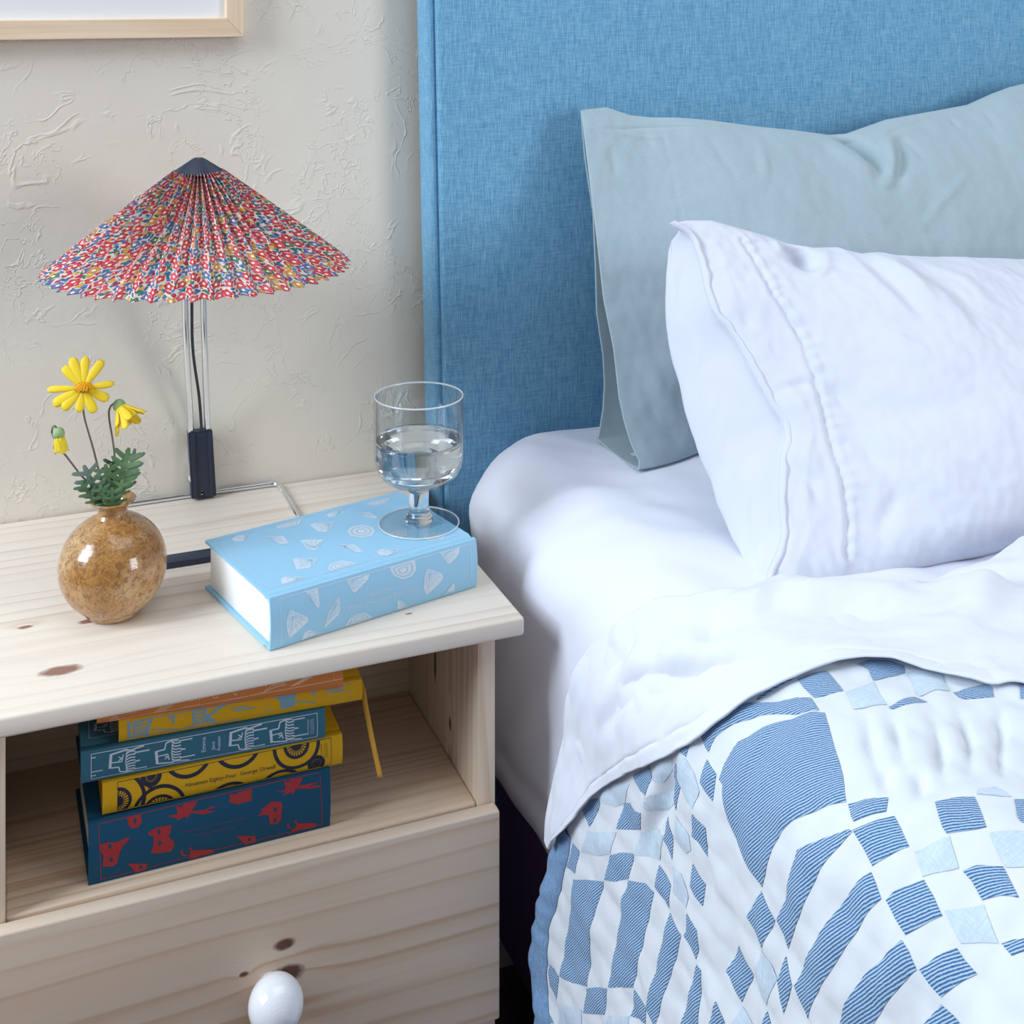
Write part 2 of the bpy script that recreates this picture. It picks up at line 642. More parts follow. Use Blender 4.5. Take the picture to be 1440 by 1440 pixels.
CHANNELS = [[(1.4077, 0.7243), (1.4197, 0.7012), (1.4304, 0.6808), (1.4405, 0.6554)], [(1.395, 0.7136), (1.4082, 0.6892), (1.4223, 0.663)],
            [(1.3718, 0.7018), (1.3887, 0.6742), (1.4075, 0.6478), (1.4172, 0.627)], [(1.3499, 0.7022), (1.3719, 0.6666), (1.3989, 0.6329)],
            [(1.3183, 0.699), (1.3528, 0.6589), (1.3757, 0.6354), (1.3847, 0.6164)], [(1.4261, 0.6755), (1.4412, 0.6527)], [(1.4165, 0.6566), (1.4309, 0.6354)]]


def quilt_h(s, y):
    h = 0.0030 + 0.0022 * vnoise(s * 22, y * 20, 21) + 0.0011 * vnoise(s * 55, y * 60, 22)
    h = h + 0.0050 * vnoise(s * 5 + 3, y * 6, 23) * sstep(s, 1.2, 1.5)
    for c in CHANNELS:
        h = h + crease(s, y, c, 0.0042, -0.0056)
    h = h + crease(s, y, [(1.505, 0.838), (1.5163, 0.8422), (1.5368, 0.8488), (1.5658, 0.8631), (1.5903, 0.8782), (1.62, 0.89)], 0.006, -0.008)
    h = h + crease(s, y, [(1.52, 0.858), (1.5468, 0.866), (1.5758, 0.882), (1.61, 0.90)], 0.010, 0.006)
    h = h + 0.010 * np.exp(-((s - 1.47 - (y - 0.72) * 0.25) / 0.05) ** 2) * np.exp(-((y - 0.66) / 0.12) ** 2)
    # quilting puckers on a loose grid
    h = h + 0.0011 * (np.abs(np.sin(s * 118 + 3 * y)) ** 0.8 + np.abs(np.sin(y * 105 - 5 * s)) ** 0.8)
    return h


def quilt_pt(s, y, off=0.0):
    x, z, nx, nz = section(s)
    h = quilt_h(np.asarray(s, float), np.asarray(y, float)) + off
    return np.stack([x + nx * h, np.asarray(y, float) + 0 * x, z + nz * h], -1)


BLUE_PATCHES=[[(1.4921,0.8207),(1.4841,0.8175),(1.4689,0.8063),(1.4556,0.7978),(1.4431,0.7791),(1.4256,0.7576),(1.4292,0.7410),(1.4391,0.7533),(1.4465,0.7670),(1.4557,0.7796),(1.4707,0.7958),(1.4852,0.8059),(1.4947,0.8071),(1.4915,0.8058),(1.4955,0.8068),(1.4949,0.8124)],
[(1.5094,0.8359),(1.5001,0.8275),(1.5086,0.8271)],
[(1.5629,0.9055),(1.5412,0.8792),(1.5438,0.8708),(1.5613,0.8767),(1.5657,0.8894),(1.5658,0.9016)],
[(1.5219,0.8456),(1.5230,0.8409),(1.5340,0.8453),(1.5438,0.8514),(1.5345,0.8502)],
[(1.6377,0.9896),(1.6233,0.9793),(1.6131,0.9633),(1.6156,0.9603),(1.6447,0.9777)],
[(1.5952,0.9247),(1.5883,0.9125),(1.5875,0.9013),(1.5799,0.8861),(1.5974,0.8933),(1.6084,0.9110),(1.6203,0.9332)],
[(1.6451,0.9407),(1.6336,0.9245),(1.6222,0.9038),(1.6452,0.9110),(1.6594,0.9304),(1.6712,0.9508)],
[(1.6750,1.0073),(1.6715,0.9914),(1.6947,0.9983),(1.7023,1.0187)],
[(1.5457,0.8491),(1.5294,0.8425),(1.5282,0.8307),(1.5511,0.8388),(1.5507,0.8465)],
[(1.4992,0.8053),(1.5019,0.7917),(1.5182,0.7900),(1.5144,0.8064)],
[(1.5637,0.8524),(1.5720,0.8430),(1.5891,0.8430),(1.5841,0.8578)],
[(1.5365,0.8110),(1.5379,0.7957),(1.5570,0.7936),(1.5542,0.8059),(1.5555,0.8151)],
[(1.6071,0.8654),(1.6084,0.8450),(1.6268,0.8471),(1.6269,0.8711)],
[(1.5752,0.8159),(1.5791,0.7982),(1.5952,0.8003),(1.5925,0.8180)],
[(1.7011,1.0008),(1.6854,0.9746),(1.6731,0.9520),(1.7293,0.9713),(1.7787,0.9832),(1.7942,1.0099),(1.8024,1.0307),(1.7716,1.0239),(1.7338,1.0116)],
[(1.6463,0.9109),(1.6342,0.8871),(1.6313,0.8719),(1.6703,0.8823),(1.7187,0.8971),(1.7328,0.9174),(1.7466,0.9372),(1.7107,0.9293),(1.6654,0.9197)],
[(1.6292,0.8459),(1.6346,0.8291),(1.6616,0.8372),(1.7018,0.8523),(1.7180,0.8581),(1.7203,0.8613),(1.7180,0.8743),(1.6833,0.8627),(1.6512,0.8534)],
[(1.6124,0.8199),(1.6145,0.8042),(1.6279,0.8044),(1.6370,0.8079),(1.6338,0.8270)],
[(1.6393,0.8067),(1.6390,0.7996),(1.6615,0.8013),(1.6770,0.8013),(1.6943,0.8253),(1.6687,0.8174)],
[(1.8073,1.0525),(1.8034,1.0322),(1.8277,1.0381),(1.8264,1.0526),(1.8154,1.0551)],
[(1.7813,0.9844),(1.7646,0.9630),(1.7481,0.9385),(1.7733,0.9446),(1.7873,0.9641),(1.8041,0.9884)],
[(1.7181,0.8947),(1.7175,0.8743),(1.7298,0.8747),(1.7427,0.9004)],
[(1.8491,1.0539),(1.8523,1.0440),(1.8600,1.0547)],
[(1.6435,0.7766),(1.6512,0.7656),(1.6645,0.7841)],
[(1.5032,0.7878),(1.4931,0.7876),(1.4761,0.7821),(1.4600,0.7699),(1.4470,0.7586),(1.4340,0.7450),(1.4279,0.7369),(1.4341,0.7233),(1.4417,0.7045),(1.4482,0.6890),(1.4521,0.6808),(1.4578,0.6724),(1.4720,0.6891),(1.4847,0.7033),(1.4947,0.7104),(1.4994,0.7133),(1.5079,0.7176),(1.5267,0.7235),(1.5359,0.7272),(1.5332,0.7426),(1.5261,0.7609),(1.5201,0.7704),(1.5085,0.7791),(1.5034,0.7818)],
[(1.4495,0.7937),(1.4359,0.7887),(1.4225,0.7833),(1.4245,0.7821),(1.4389,0.7878),(1.4490,0.7911)],
[(1.4215,0.7801),(1.4023,0.7735),(1.4036,0.7627),(1.4062,0.7482),(1.4136,0.7504),(1.4238,0.7562),(1.4240,0.7688)],
[(1.3810,0.7687),(1.3708,0.7693),(1.3590,0.7646),(1.3521,0.7552),(1.3574,0.7471),(1.3700,0.7476),(1.3834,0.7468),(1.3784,0.7592)],
[(1.3948,0.7156),(1.3867,0.7163),(1.3734,0.7164),(1.3685,0.7101),(1.3833,0.7104),(1.3944,0.7128)],
[(1.3436,0.7139),(1.3295,0.7152),(1.3141,0.7152),(1.3155,0.7087),(1.3223,0.6993),(1.3321,0.7023),(1.3435,0.7077)],
[(1.2940,0.7063),(1.2832,0.7028),(1.2984,0.6845),(1.3083,0.6902)],
[(1.4580,0.6706),(1.4499,0.6631),(1.4413,0.6515),(1.4474,0.6456),(1.4556,0.6524),(1.4623,0.6582),(1.4615,0.6628)],
[(1.4271,0.6260),(1.4191,0.6222),(1.4094,0.6152),(1.4133,0.6055),(1.4189,0.5937),(1.4186,0.5935),(1.4284,0.6012),(1.4351,0.6070),(1.4343,0.6115),(1.4312,0.6176)],
[(1.3913,0.6051),(1.3819,0.6007),(1.3967,0.5816),(1.4020,0.5867),(1.4010,0.5909)],
[(1.4657,0.6551),(1.4567,0.6476),(1.4464,0.6396),(1.4487,0.6308),(1.4525,0.6196),(1.4622,0.6261),(1.4717,0.6324),(1.4683,0.6442)],
[(1.5388,0.7278),(1.5464,0.7104),(1.5711,0.7223),(1.5698,0.7314),(1.5652,0.7432)],
[(1.5451,0.7090),(1.5245,0.6993),(1.5047,0.6935),(1.4948,0.6907),(1.4858,0.6806),(1.4742,0.6675),(1.4665,0.6578),(1.4661,0.6544),(1.4763,0.6594),(1.4916,0.6675),(1.5034,0.6725),(1.5213,0.6793),(1.5389,0.6882),(1.5546,0.6964),(1.5485,0.7003)],
[(1.5690,0.6853),(1.5420,0.6719),(1.5108,0.6538),(1.4944,0.6443),(1.4825,0.6378),(1.4742,0.6316),(1.4769,0.6253),(1.4804,0.6188),(1.4905,0.6242),(1.5044,0.6310),(1.5143,0.6368),(1.5324,0.6465),(1.5477,0.6547),(1.5649,0.6641),(1.5787,0.6706),(1.5741,0.6782)],
[(1.5933,0.7566),(1.5994,0.7373),(1.6251,0.7491),(1.6191,0.7697)],
[(1.5594,0.6976),(1.5704,0.6873),(1.5941,0.6964),(1.5879,0.7010),(1.5813,0.7064)],
[(1.5606,0.6403),(1.5421,0.6329),(1.5193,0.6199),(1.5064,0.6103),(1.4881,0.5974),(1.4895,0.5912),(1.4940,0.5838),(1.5051,0.5909),(1.5204,0.6003),(1.5401,0.6118),(1.5597,0.6270)],
[(1.6426,0.7758),(1.6510,0.7653),(1.6565,0.7658),(1.6693,0.7835),(1.6643,0.7838)],
[(1.6069,0.7166),(1.6119,0.7112),(1.6155,0.7096),(1.6258,0.7237),(1.6201,0.7225)],
[(1.4794,0.6160),(1.4730,0.6135),(1.4649,0.6068),(1.4593,0.6018),(1.4618,0.5921),(1.4658,0.5820),(1.4741,0.5886),(1.4849,0.5962),(1.4828,0.6052)],
[(1.4434,0.5865),(1.4369,0.5821),(1.4277,0.5724),(1.4304,0.5648),(1.4344,0.5533),(1.4398,0.5615),(1.4471,0.5693),(1.4439,0.5793)],
[(1.4560,0.5490),(1.4508,0.5450),(1.4449,0.5364),(1.4481,0.5336),(1.4569,0.5408)],
[(1.4932,0.5827),(1.4826,0.5765),(1.4724,0.5683),(1.4742,0.5620),(1.4749,0.5532),(1.4834,0.5589),(1.4960,0.5663),(1.4955,0.5752)],
[(1.4989,0.5659),(1.4985,0.5576),(1.4993,0.5523),(1.5011,0.5486),(1.5214,0.5784),(1.5142,0.5745),(1.5064,0.5704)]]
PALE_PATCHES=[[(1.5285,0.8605),(1.5174,0.8477),(1.5288,0.8492),(1.5423,0.8583),(1.5469,0.8706)],
[(1.5630,0.8777),(1.5437,0.8503),(1.5571,0.8539),(1.5669,0.8635),(1.5738,0.8793)],
[(1.6072,0.9623),(1.5964,0.9536),(1.5828,0.9333),(1.5741,0.9135),(1.5938,0.9222),(1.6071,0.9394),(1.6126,0.9551)],
[(1.6497,0.9801),(1.6233,0.9343),(1.6440,0.9407),(1.6574,0.9600),(1.6716,0.9885)],
[(1.5997,0.8944),(1.5870,0.8737),(1.5810,0.8580),(1.5864,0.8599),(1.6040,0.8656),(1.6137,0.8861),(1.6235,0.9050)],
[(1.5145,0.8390),(1.5095,0.8273),(1.5135,0.8140),(1.5198,0.8055),(1.5330,0.8102),(1.5343,0.8215),(1.5269,0.8396)],
[(1.5546,0.8386),(1.5575,0.8202),(1.5673,0.8175),(1.5742,0.8255),(1.5718,0.8408)],
[(1.5935,0.8416),(1.5899,0.8288),(1.6008,0.8196),(1.6107,0.8221),(1.6098,0.8405)],
[(1.7684,0.9370),(1.7431,0.9016),(1.7500,0.9023),(1.7577,0.9055),(1.7845,0.9425),(1.7774,0.9403)],
[(1.8281,1.0333),(1.8032,0.9914),(1.8137,0.9906),(1.8212,0.9929),(1.8548,1.0390),(1.8469,1.0365)],
[(1.4054,0.7465),(1.3845,0.7455),(1.3906,0.7314),(1.3934,0.7188),(1.4065,0.7236),(1.4130,0.7276)],
[(1.3555,0.7482),(1.3388,0.7470),(1.3339,0.7377),(1.3451,0.7153),(1.3554,0.7177),(1.3700,0.7167)],
[(1.4026,0.6191),(1.3936,0.6178),(1.3911,0.6069),(1.3970,0.6096),(1.4070,0.6163)],
[(1.5724,0.7230),(1.5738,0.7118),(1.5797,0.7064),(1.6043,0.7175),(1.5976,0.7359)],
[(1.6270,0.7482),(1.6306,0.7371),(1.6354,0.7368),(1.6496,0.7565),(1.6448,0.7568)],
[(1.4526,0.6156),(1.4349,0.6050),(1.4435,0.5890),(1.4588,0.6034)],
[(1.4202,0.5903),(1.4017,0.5792),(1.4178,0.5623),(1.4271,0.5711)],
[(1.4634,0.5824),(1.4481,0.5674),(1.4569,0.5502),(1.4696,0.5673)]]


EDGE_OUT = [(1.0, 0.815), (1.20, 0.81), (1.40, 0.845), (1.50, 0.90), (1.60, 0.985), (1.6747, 1.030), (1.7054, 1.0474), (1.7224, 1.0552), (1.7399, 1.0616), (1.775, 1.0778), (1.8048, 1.085), (1.83, 1.0861), (1.8517, 1.0794), (1.872, 1.0712), (1.93, 1.06), (2.02, 1.065)]
EDGE_IN = [(1.60, 0.955), (1.6747, 1.0112), (1.6979, 1.0181), (1.7208, 1.0281), (1.7574, 1.0447), (1.7797, 1.0536), (1.7983, 1.0545), (1.8213, 1.058), (1.8369, 1.0583), (1.8559, 1.0489), (1.93, 1.035), (2.02, 1.04)]


def quilt():
    M['quilt_white'] = cloth('quilt_white_cotton', srgb(220, 226, 233), 900, 0.5, 0.0010, 0.25)
    t = NT('quilt_indigo_twill')
    uv = t.sep(t.coord(uv=True))
    wob = t.mul(t.noise(t.coord(uv=True), 260.0, 2.0), 2.2)
    ph = t.add(t.add(t.mul(uv[0], 2500.0), t.mul(uv[1], -2950.0)), wob)
    tw = t.add(t.mul(t.math('SINE', ph), 0.5), 0.5)
    dash = t.noise(t.mapping(t.coord(uv=True), (700, 620, 1), (0, 0, 0), (0, 0, -0.7)), 1.0, 1.0)
    f = t.add(t.mul(tw, 0.72), t.mul(dash, 0.45))
    t.color(t.ramp(f, [(0.22, srgb(58, 98, 144)), (0.50, srgb(98, 138, 180)), (0.85, srgb(176, 200, 222))]))
    t.rough(0.95)
    t.set(Sheen_Weight=0.1, Specular_IOR_Level=0.15)
    t.bump(tw, 0.25, 0.0006)
    M['twill'] = t.m
    M['pale'] = cloth('quilt_pale_blue_cotton', srgb(188, 206, 223), 900, 0.5, 0.0010, 0.25, tint=srgb(206, 221, 233))
    M['binding'] = cloth('quilt_chambray_binding', srgb(104, 140, 182), 1200, 0.4, 0.0010, 0.3, tint=srgb(138, 170, 204))

    q = thing('patchwork_quilt', 'indigo, white and pale blue patterned quilt hanging over the side of the bed', 'quilt', (0, 0, 0))
    eo = np.array(EDGE_OUT)
    S = np.r_[np.linspace(0.05, 1.14, 150), np.linspace(1.15, 1.90, 250), np.linspace(1.91, 2.02, 10)]
    T = np.r_[np.linspace(0, 0.5, 230), np.linspace(0.503, 1.0, 130)]
    ye = np.interp(S, eo[:, 0], eo[:, 1])
    yfoot = -0.5
    # rows dense near the head end: first half of T covers 0.72 m
    TT = np.where(T <= 0.5, T / 0.5 * 0.72, 0.72 + (T - 0.5) / 0.5 * 0.9)
    SS, KK = np.meshgrid(S, TT, indexing='ij')
    YY = ye[:, None] - KK
    P = quilt_pt(SS, YY)
    nu, nv = P.shape[:2]
    o = mesh('quilt_body', P.reshape(-1, 3), grid_faces(nu, nv), M['quilt_white'], q)
    sm = o.modifiers.new('thickness', 'SOLIDIFY')
    sm.thickness = 0.006
    sm.offset = -1

    def patch(poly, mat, st=0.0045, lift=0.0004):
        poly = [Vector(p) for p in poly]
        n = len(poly)
        # soften straight digitised edges
        pts = []
        for i in range(n):
            a, b = poly[i], poly[(i + 1) % n]
            m = max(1, int((b - a).length / 0.004))
            for k in range(m):
                pts.append(a.lerp(b, k / m))
        nb = len(pts)
        lo = Vector((min(p.x for p in pts), min(p.y for p in pts)))
        hi = Vector((max(p.x for p in pts), max(p.y for p in pts)))
        A = np.array([(p.x, p.y) for p in pts])

        gx, gy = np.meshgrid(np.arange(lo.x, hi.x, st), np.arange(lo.y, hi.y, st), indexing='ij')
        gx, gy = gx.ravel(), gy.ravel()
        ins = np.zeros(len(gx), bool)
        for k in range(nb):
            (xa, ya), (xb, yb) = A[k - 1], A[k]
            if ya != yb:
                ins ^= ((ya > gy) != (yb > gy)) & (gx < (xb - xa) * (gy - ya) / (yb - ya) + xa)
        dg, _, _ = polydist(gx, gy, np.vstack([A, A[:1]]))
        ext = [Vector((x, y)) for x, y in zip(gx[ins & (dg > 0.0016)], gy[ins & (dg > 0.0016)])]
        r = delaunay_2d_cdt(pts + ext, [(i, (i + 1) % nb) for i in range(nb)], [], 1, 1e-7)
        V2 = np.array([(v.x, v.y) for v in r[0]])
        dd, _, _ = polydist(V2[:, 0], V2[:, 1], np.vstack([A, A[:1]]))
        P3 = quilt_pt(V2[:, 0], V2[:, 1], lift + 0.0010 * (1 - np.exp(-dd / 0.0030)))
        mesh('patch', P3, r[2], mat, q, True, V2)
    for p in BLUE_PATCHES:
        patch(p, M['twill'])
    for p in PALE_PATCHES:
        patch(p, M['pale'])
    # the same blocks and check strips go on over the rest of the quilt
    c = 0.036

    def rect(i0, i1, j0, j1, mat):
        s0, s1, y0, y1 = 0.10 + c * i0, 0.10 + c * i1, 0.60 - c * j1, 0.60 - c * j0
        if s1 > 1.90 or (y1 > 0.43 and s1 > 1.19):
            return
        patch([(s0, y0), (s1, y0), (s1, y1), (s0, y1)], mat, 0.011, 0.0016)
    for bi in range(5):
        for bj in range(3):
            i, j = bi * 9, bj * 9
            for a in range(3):
                for b in range(3):
                    if (a + b) % 2 == 0:
                        rect(i + a, i + a + 1, j + b, j + b + 1, M['twill'] if a != 1 else M['pale'])
            rect(i + 1, i + 2, j + 3, j + 9, M['twill'])
            rect(i + 3, i + 9, j + 1, j + 2, M['twill'])
            if (bi + bj) % 2:
                rect(i + 3, i + 9, j + 3, j + 9, M['twill'])
            else:
                for b in (3, 5, 7):
                    rect(i + 3, i + 9, j + b, j + b + 1, M['twill'])
    # bound edge: a padded strip along the head end where it hangs down the side
    ei = np.array(EDGE_IN)
    sS = np.linspace(1.672, 2.02, 110)
    W = np.linspace(0, 1, 15)
    V = []
    for s in sS:
        a = np.interp(s, eo[:, 0], eo[:, 1])
        b = np.interp(s, ei[:, 0], ei[:, 1])
        for w in W:
            y = a + 0.003 + (b - a - 0.003) * w
            puff = 0.0045 * math.sin(math.pi * w) ** 0.6 * (1 + 0.20 * math.sin(s * 290 + 2 * w + 3 * math.sin(s * 60))) * min(1.0, (s - 1.665) / 0.03) + 0.0006
            V.append(quilt_pt(np.array(s), np.array(y), puff - (0.006 if w == 0 else 0)))
    mesh('binding', np.array(V), grid_faces(len(sS), len(W)), M['binding'], q)


quilt()

SHEET_A = [(0.20, 0.90), (0.6, 0.89), (0.95, 0.885), (1.0841, 0.8767), (1.1363, 0.871), (1.2046, 0.8471), (1.2598, 0.8419), (1.307, 0.8555), (1.3398, 0.87), (1.3669, 0.8835), (1.3991, 0.8773), (1.4276, 0.9046), (1.4531, 0.9421), (1.47, 0.9579), (1.5088, 0.9888), (1.5598, 1.0157), (1.6127, 1.0277), (1.6564, 1.0392), (1.6963, 1.0451)]
SHEET_B = [(0.20, 0.68), (0.7, 0.68), (1.16, 0.676), (1.2767, 0.6817), (1.3008, 0.6982), (1.3195, 0.7076), (1.3406, 0.728), (1.367, 0.7519), (1.3961, 0.7692), (1.4252, 0.7768), (1.442, 0.7843), (1.4671, 0.798), (1.4913, 0.814), (1.5135, 0.8402), (1.5529, 0.8958), (1.5978, 0.9522), (1.6302, 0.9792), (1.6642, 1.0075), (1.6964, 1.0375)]


def sheet():
    n = len(SHEET_A)
    key = np.array([0, .12, .22] + list(np.linspace(.28, 1, n - 3)))
    t = np.r_[np.linspace(0, .27, 24), np.linspace(.275, 1, 330)]

    def smooth(pts):
        P = np.array(pts)
        out = np.stack([np.interp(t, key, P[:, k]) for k in (0, 1)], 1)
        ker = np.array([1, 2, 3, 4, 3, 2, 1.]); ker /= ker.sum()
        for _ in range(2):
            q = np.vstack([np.repeat(out[:1], 3, 0), out, np.repeat(out[-1:], 3, 0)])
            out = np.stack([np.convolve(q[:, k], ker, 'valid') for k in (0, 1)], 1)
        return out
    A, B = smooth(SHEET_A), smooth(SHEET_B)
    W = np.linspace(0, 1, 90)
    S = A[:, None, 0] * (1 - W) + B[:, None, 0] * W
    Y = A[:, None, 1] * (1 - W) + B[:, None, 1] * W
    WW = np.ones((len(t), 1)) * W
    TT = t[:, None] * np.ones_like(W)
    x, z, nx, nz = section(S)
    top = sstep(-S, -1.50, -1.38)
    h = 0.0105 + 0.0040 * vnoise(S * 5 + 3, Y * 6, 23)
    # rolled fold on the pillow side, soft rolls and hollows across the turned-back band
    h += 0.016 * top * np.exp(-((WW - 0.22) / 0.20) ** 2) * (0.75 + 0.6 * vnoise(TT * 16, WW * 2, 31))
    h += 0.0055 * vnoise(S * 11, Y * 8, 33) + 0.0026 * vnoise(S * 12 + Y * 26, Y * 30 - S * 14, 34)
    h += 0.0007 * vnoise(S * 30 + Y * 70, Y * 80 - S * 40, 35)
    # hollow and ridge of the pinched fold
    fold = [(1.56, 0.955), (1.5233, 0.9266), (1.5007, 0.9073), (1.4865, 0.8818), (1.4731, 0.8583), (1.4523, 0.8242), (1.4219, 0.7946), (1.3934, 0.7724)]
    h += crease(S, Y, fold, 0.007, -0.006) + crease(S, Y, [(a - 0.012, b + 0.012) for a, b in fold], 0.012, 0.007)
    h += crease(S, Y, [(1.23, 0.80), (1.28, 0.775), (1.36, 0.785)], 0.012, 0.006)
    h += crease(S, Y, [(1.17, 0.805), (1.22, 0.828), (1.275, 0.838)], 0.012, -0.012)
    h += crease(S, Y, [(1.41, 0.895), (1.44, 0.862), (1.452, 0.825)], 0.010, -0.004)
    h += crease(S, Y, [(1.455, 0.94), (1.470, 0.90), (1.480, 0.87)], 0.010, -0.003)
    h += -0.0012 * np.exp(-((WW - 0.90) / 0.012) ** 2)
    lowq = quilt_h(S, Y) + 0.0040
    h = np.where(h > lowq, h, lowq) + 0.0012 * sstep(S, 1.60, 1.66)
    P = np.stack([x + nx * h, Y, z + nz * h], -1)
    # tucked-under lip along the pillow side, turning down on to the mattress
    lip = []
    for k, (dy, dn) in enumerate([(-0.006, -0.026), (0.001, -0.020), (0.0045, -0.012), (0.004, -0.005)]):
        L = P[:, 0].copy()
        L[:, 1] += dy
        L[:, 0] += nx[:, 0] * dn
        L[:, 2] += nz[:, 0] * dn
        lip.append(L[:, None])
    P = np.concatenate(lip + [P], 1)
    o = mesh('top_sheet', P.reshape(-1, 3), grid_faces(*P.shape[:2]), M['sheet'])
    tag(o, 'rumpled white top sheet folded back over the quilt', 'sheet')
    sm = o.modifiers.new('thickness', 'SOLIDIFY')
    sm.thickness = 0.0018
    sm.offset = 1
    # stitched hem edge
    return o


sheet()

# ------------------------------------------------------------------ sage pillow leaning on the headboard
M['sage'] = cloth('sage_sateen', srgb(162, 181, 189), 1800, 0.3, 0.0007, 0.35, 0.2, tint=srgb(172, 189, 195))
S_TOP = [(0.60, 0.372), (0.6347, 0.376), (0.66, 0.3768), (0.69, 0.3648), (0.7168, 0.3595), (0.7535, 0.3555), (0.7999, 0.3485), (0.8567, 0.3392), (0.9153, 0.3314), (0.9598, 0.3241), (0.986, 0.3247), (1.0493, 0.34), (1.124, 0.348), (1.1801, 0.3543), (1.2245, 0.3679), (1.255, 0.3756), (1.2813, 0.3796), (1.3561, 0.3842), (1.45, 0.384)]
S_FE = [(0.6347, 1.3706, 1.0362), (0.6305, 1.3443, 0.9804), (0.6246, 1.3098, 0.907), (0.6189, 1.2801, 0.8439), (0.6197, 1.2576, 0.7961), (0.6156, 1.236, 0.7501), (0.6164, 1.2259, 0.7287), (0.6196, 1.2161, 0.7078), (0.6239, 1.2069, 0.6930), (0.6209, 1.2027, 0.6870)]
S_BE = [(0.6382, 1.3781, 1.0354), (0.6373, 1.3664, 0.9854), (0.6411, 1.3517, 0.9227), (0.6378, 1.3392, 0.8691), (0.6337, 1.3269, 0.8165), (0.6365, 1.3164, 0.7715), (0.6349, 1.3095, 0.7422), (0.6303, 1.3037, 0.7171), (0.6232, 1.2979, 0.6946), (0.6198, 1.296, 0.6884)]


def sage_pillow():
    nu, nv = 260, 130
    a = np.linspace(0, 1, nu) ** 1.15
    b = 0.5 - 0.5 * np.cos(np.linspace(0, np.pi, nv)) * (0.6) - 0.2 * np.cos(np.linspace(0, np.pi, nv))
    b = (b - b.min()) / (b.max() - b.min())
    A, Bb = np.meshgrid(a, b, indexing='ij')
    X = 0.627 + (1.45 - 0.627) * A
    tp = np.array(S_TOP)
    Hh = np.interp(X, tp[:, 0], tp[:, 1]) * Bb
    k = 0.338
    q = math.sqrt(1 + k * k)
    nrm = np.array([0, -1, k]) / q
    seam = np.stack([X, 1.25 + k * Hh / q, 0.689 + Hh / q], -1)
    taper = sstep(A, -0.02, 0.30) * (1 - sstep(A, 0.72, 1.0)) ** 0.6
    shape = np.clip(4 * Bb * (1 - Bb), 0, 1) ** 0.62 * (1.08 - 0.35 * Bb)
    Tf = 0.070 * shape * taper
    Tb = 0.050 * shape * taper
    # wrinkles (X along, h up the face)
    w = 0.0026 * vnoise(X * 11, Hh * 9, 41) + 0.0012 * vnoise(X * 30 + Hh * 14, Hh * 20, 42) + 0.0005 * vnoise(X * 80, Hh * 60, 43)
    w += crease(X, Hh, [(0.955, 0.335), (0.9834, 0.3064), (0.9959, 0.2849), (0.9969, 0.2545)], 0.010, -0.020)
    w += crease(X, Hh, [(1.035, 0.325), (1.0209, 0.3013), (1.0052, 0.2718), (0.9824, 0.2458)], 0.008, 0.009)
    w += crease(X, Hh, [(1.05, 0.315), (1.03, 0.28), (1.005, 0.245)], 0.007, -0.007)
    w += crease(X, Hh, [(0.94, 0.31), (0.967, 0.285), (0.985, 0.26)], 0.014, 0.008)
    for ln, wd, dp in (([(1.1291, 0.2699), (1.0648, 0.2304), (1.0132, 0.192)], 0.004, 0.0020), ([(1.1903, 0.3477), (1.1909, 0.3113)], 0.005, -0.003),
                       ([(1.1368, 0.336), (1.1383, 0.3181)], 0.004, -0.003), ([(0.6563, 0.3343), (0.6603, 0.2946)], 0.006, -0.002),
                       ([(1.0457, 0.3176), (1.0657, 0.2732)], 0.006, -0.003), ([(0.70, 0.345), (0.712, 0.320)], 0.004, -0.002),
                       ([(0.660, 0.11), (0.672, 0.07), (0.690, 0.04)], 0.008, 0.0022), ([(0.70, 0.10), (0.695, 0.06), (0.70, 0.03)], 0.007, -0.0016), ([(0.655, 0.06), (0.668, 0.03)], 0.006, -0.0014),
                       ([(0.78, 0.33), (0.80, 0.27)], 0.006, -0.002), ([(0.85, 0.32), (0.83, 0.26)], 0.006, 0.002)):
        w += crease(X, Hh, ln, wd, dp)
    seamln = [(0.60, 0.350), (0.6307, 0.3491), (0.656, 0.3513), (0.7008, 0.3486), (0.7554, 0.343), (0.8019, 0.3376), (0.8682, 0.3278), (0.9266, 0.32)]
    w += crease(X, Hh, seamln, 0.0016, -0.0016, False) + crease(X, Hh, [(1.0083, 0.3065), (1.0537, 0.3267), (1.123, 0.3402), (1.1818, 0.349), (1.2687, 0.3668)], 0.0016, -0.0016, False)
    w += crease(X, Hh, [(0.7255, 0.3381), (0.7275, 0.297), (0.7261, 0.2488), (0.7234, 0.2134), (0.72, 0.0)], 0.0014, -0.0008, False)
    edge = np.clip(Bb * (1 - Bb) * 30, 0, 1)
    f = seam + nrm * (Tf + w * edge)[..., None]
    bk = seam - nrm * (Tb + 0.4 * w * edge)[..., None]

    def edgecurve(pts):
        P = np.array(pts)[::-1]
        hb_ = np.clip((P[:, 2] - P[0, 2]) / (P[-1, 2] - P[0, 2]), 0, 1)
        return np.stack([np.interp(b, hb_, P[:, i]) for i in range(3)], 1)
    fe, be = edgecurve(S_FE), edgecurve(S_BE)
    wt = (1 - sstep(A, 0.0, 0.22))[..., None]
    f = f + wt * (fe[None] - f[0][None])
    bk = bk + wt * (be[None] - bk[0][None])
    # underside between front and back hem near the opening
    f[..., 2] = np.maximum(f[..., 2], 0.6865)
    bk[..., 2] = np.maximum(bk[..., 2], 0.6865)
    mrow = 8
    under = np.stack([f[:, 0] * (1 - u) + bk[:, 0] * u - np.array([0, 0, 0.002 * math.sin(math.pi * u)]) for u in np.linspace(0, 1, mrow)], 1)
    ring = np.concatenate([f[:, ::-1], under[:, 1:-1], bk], 1)      # top -> front -> under -> back -> top
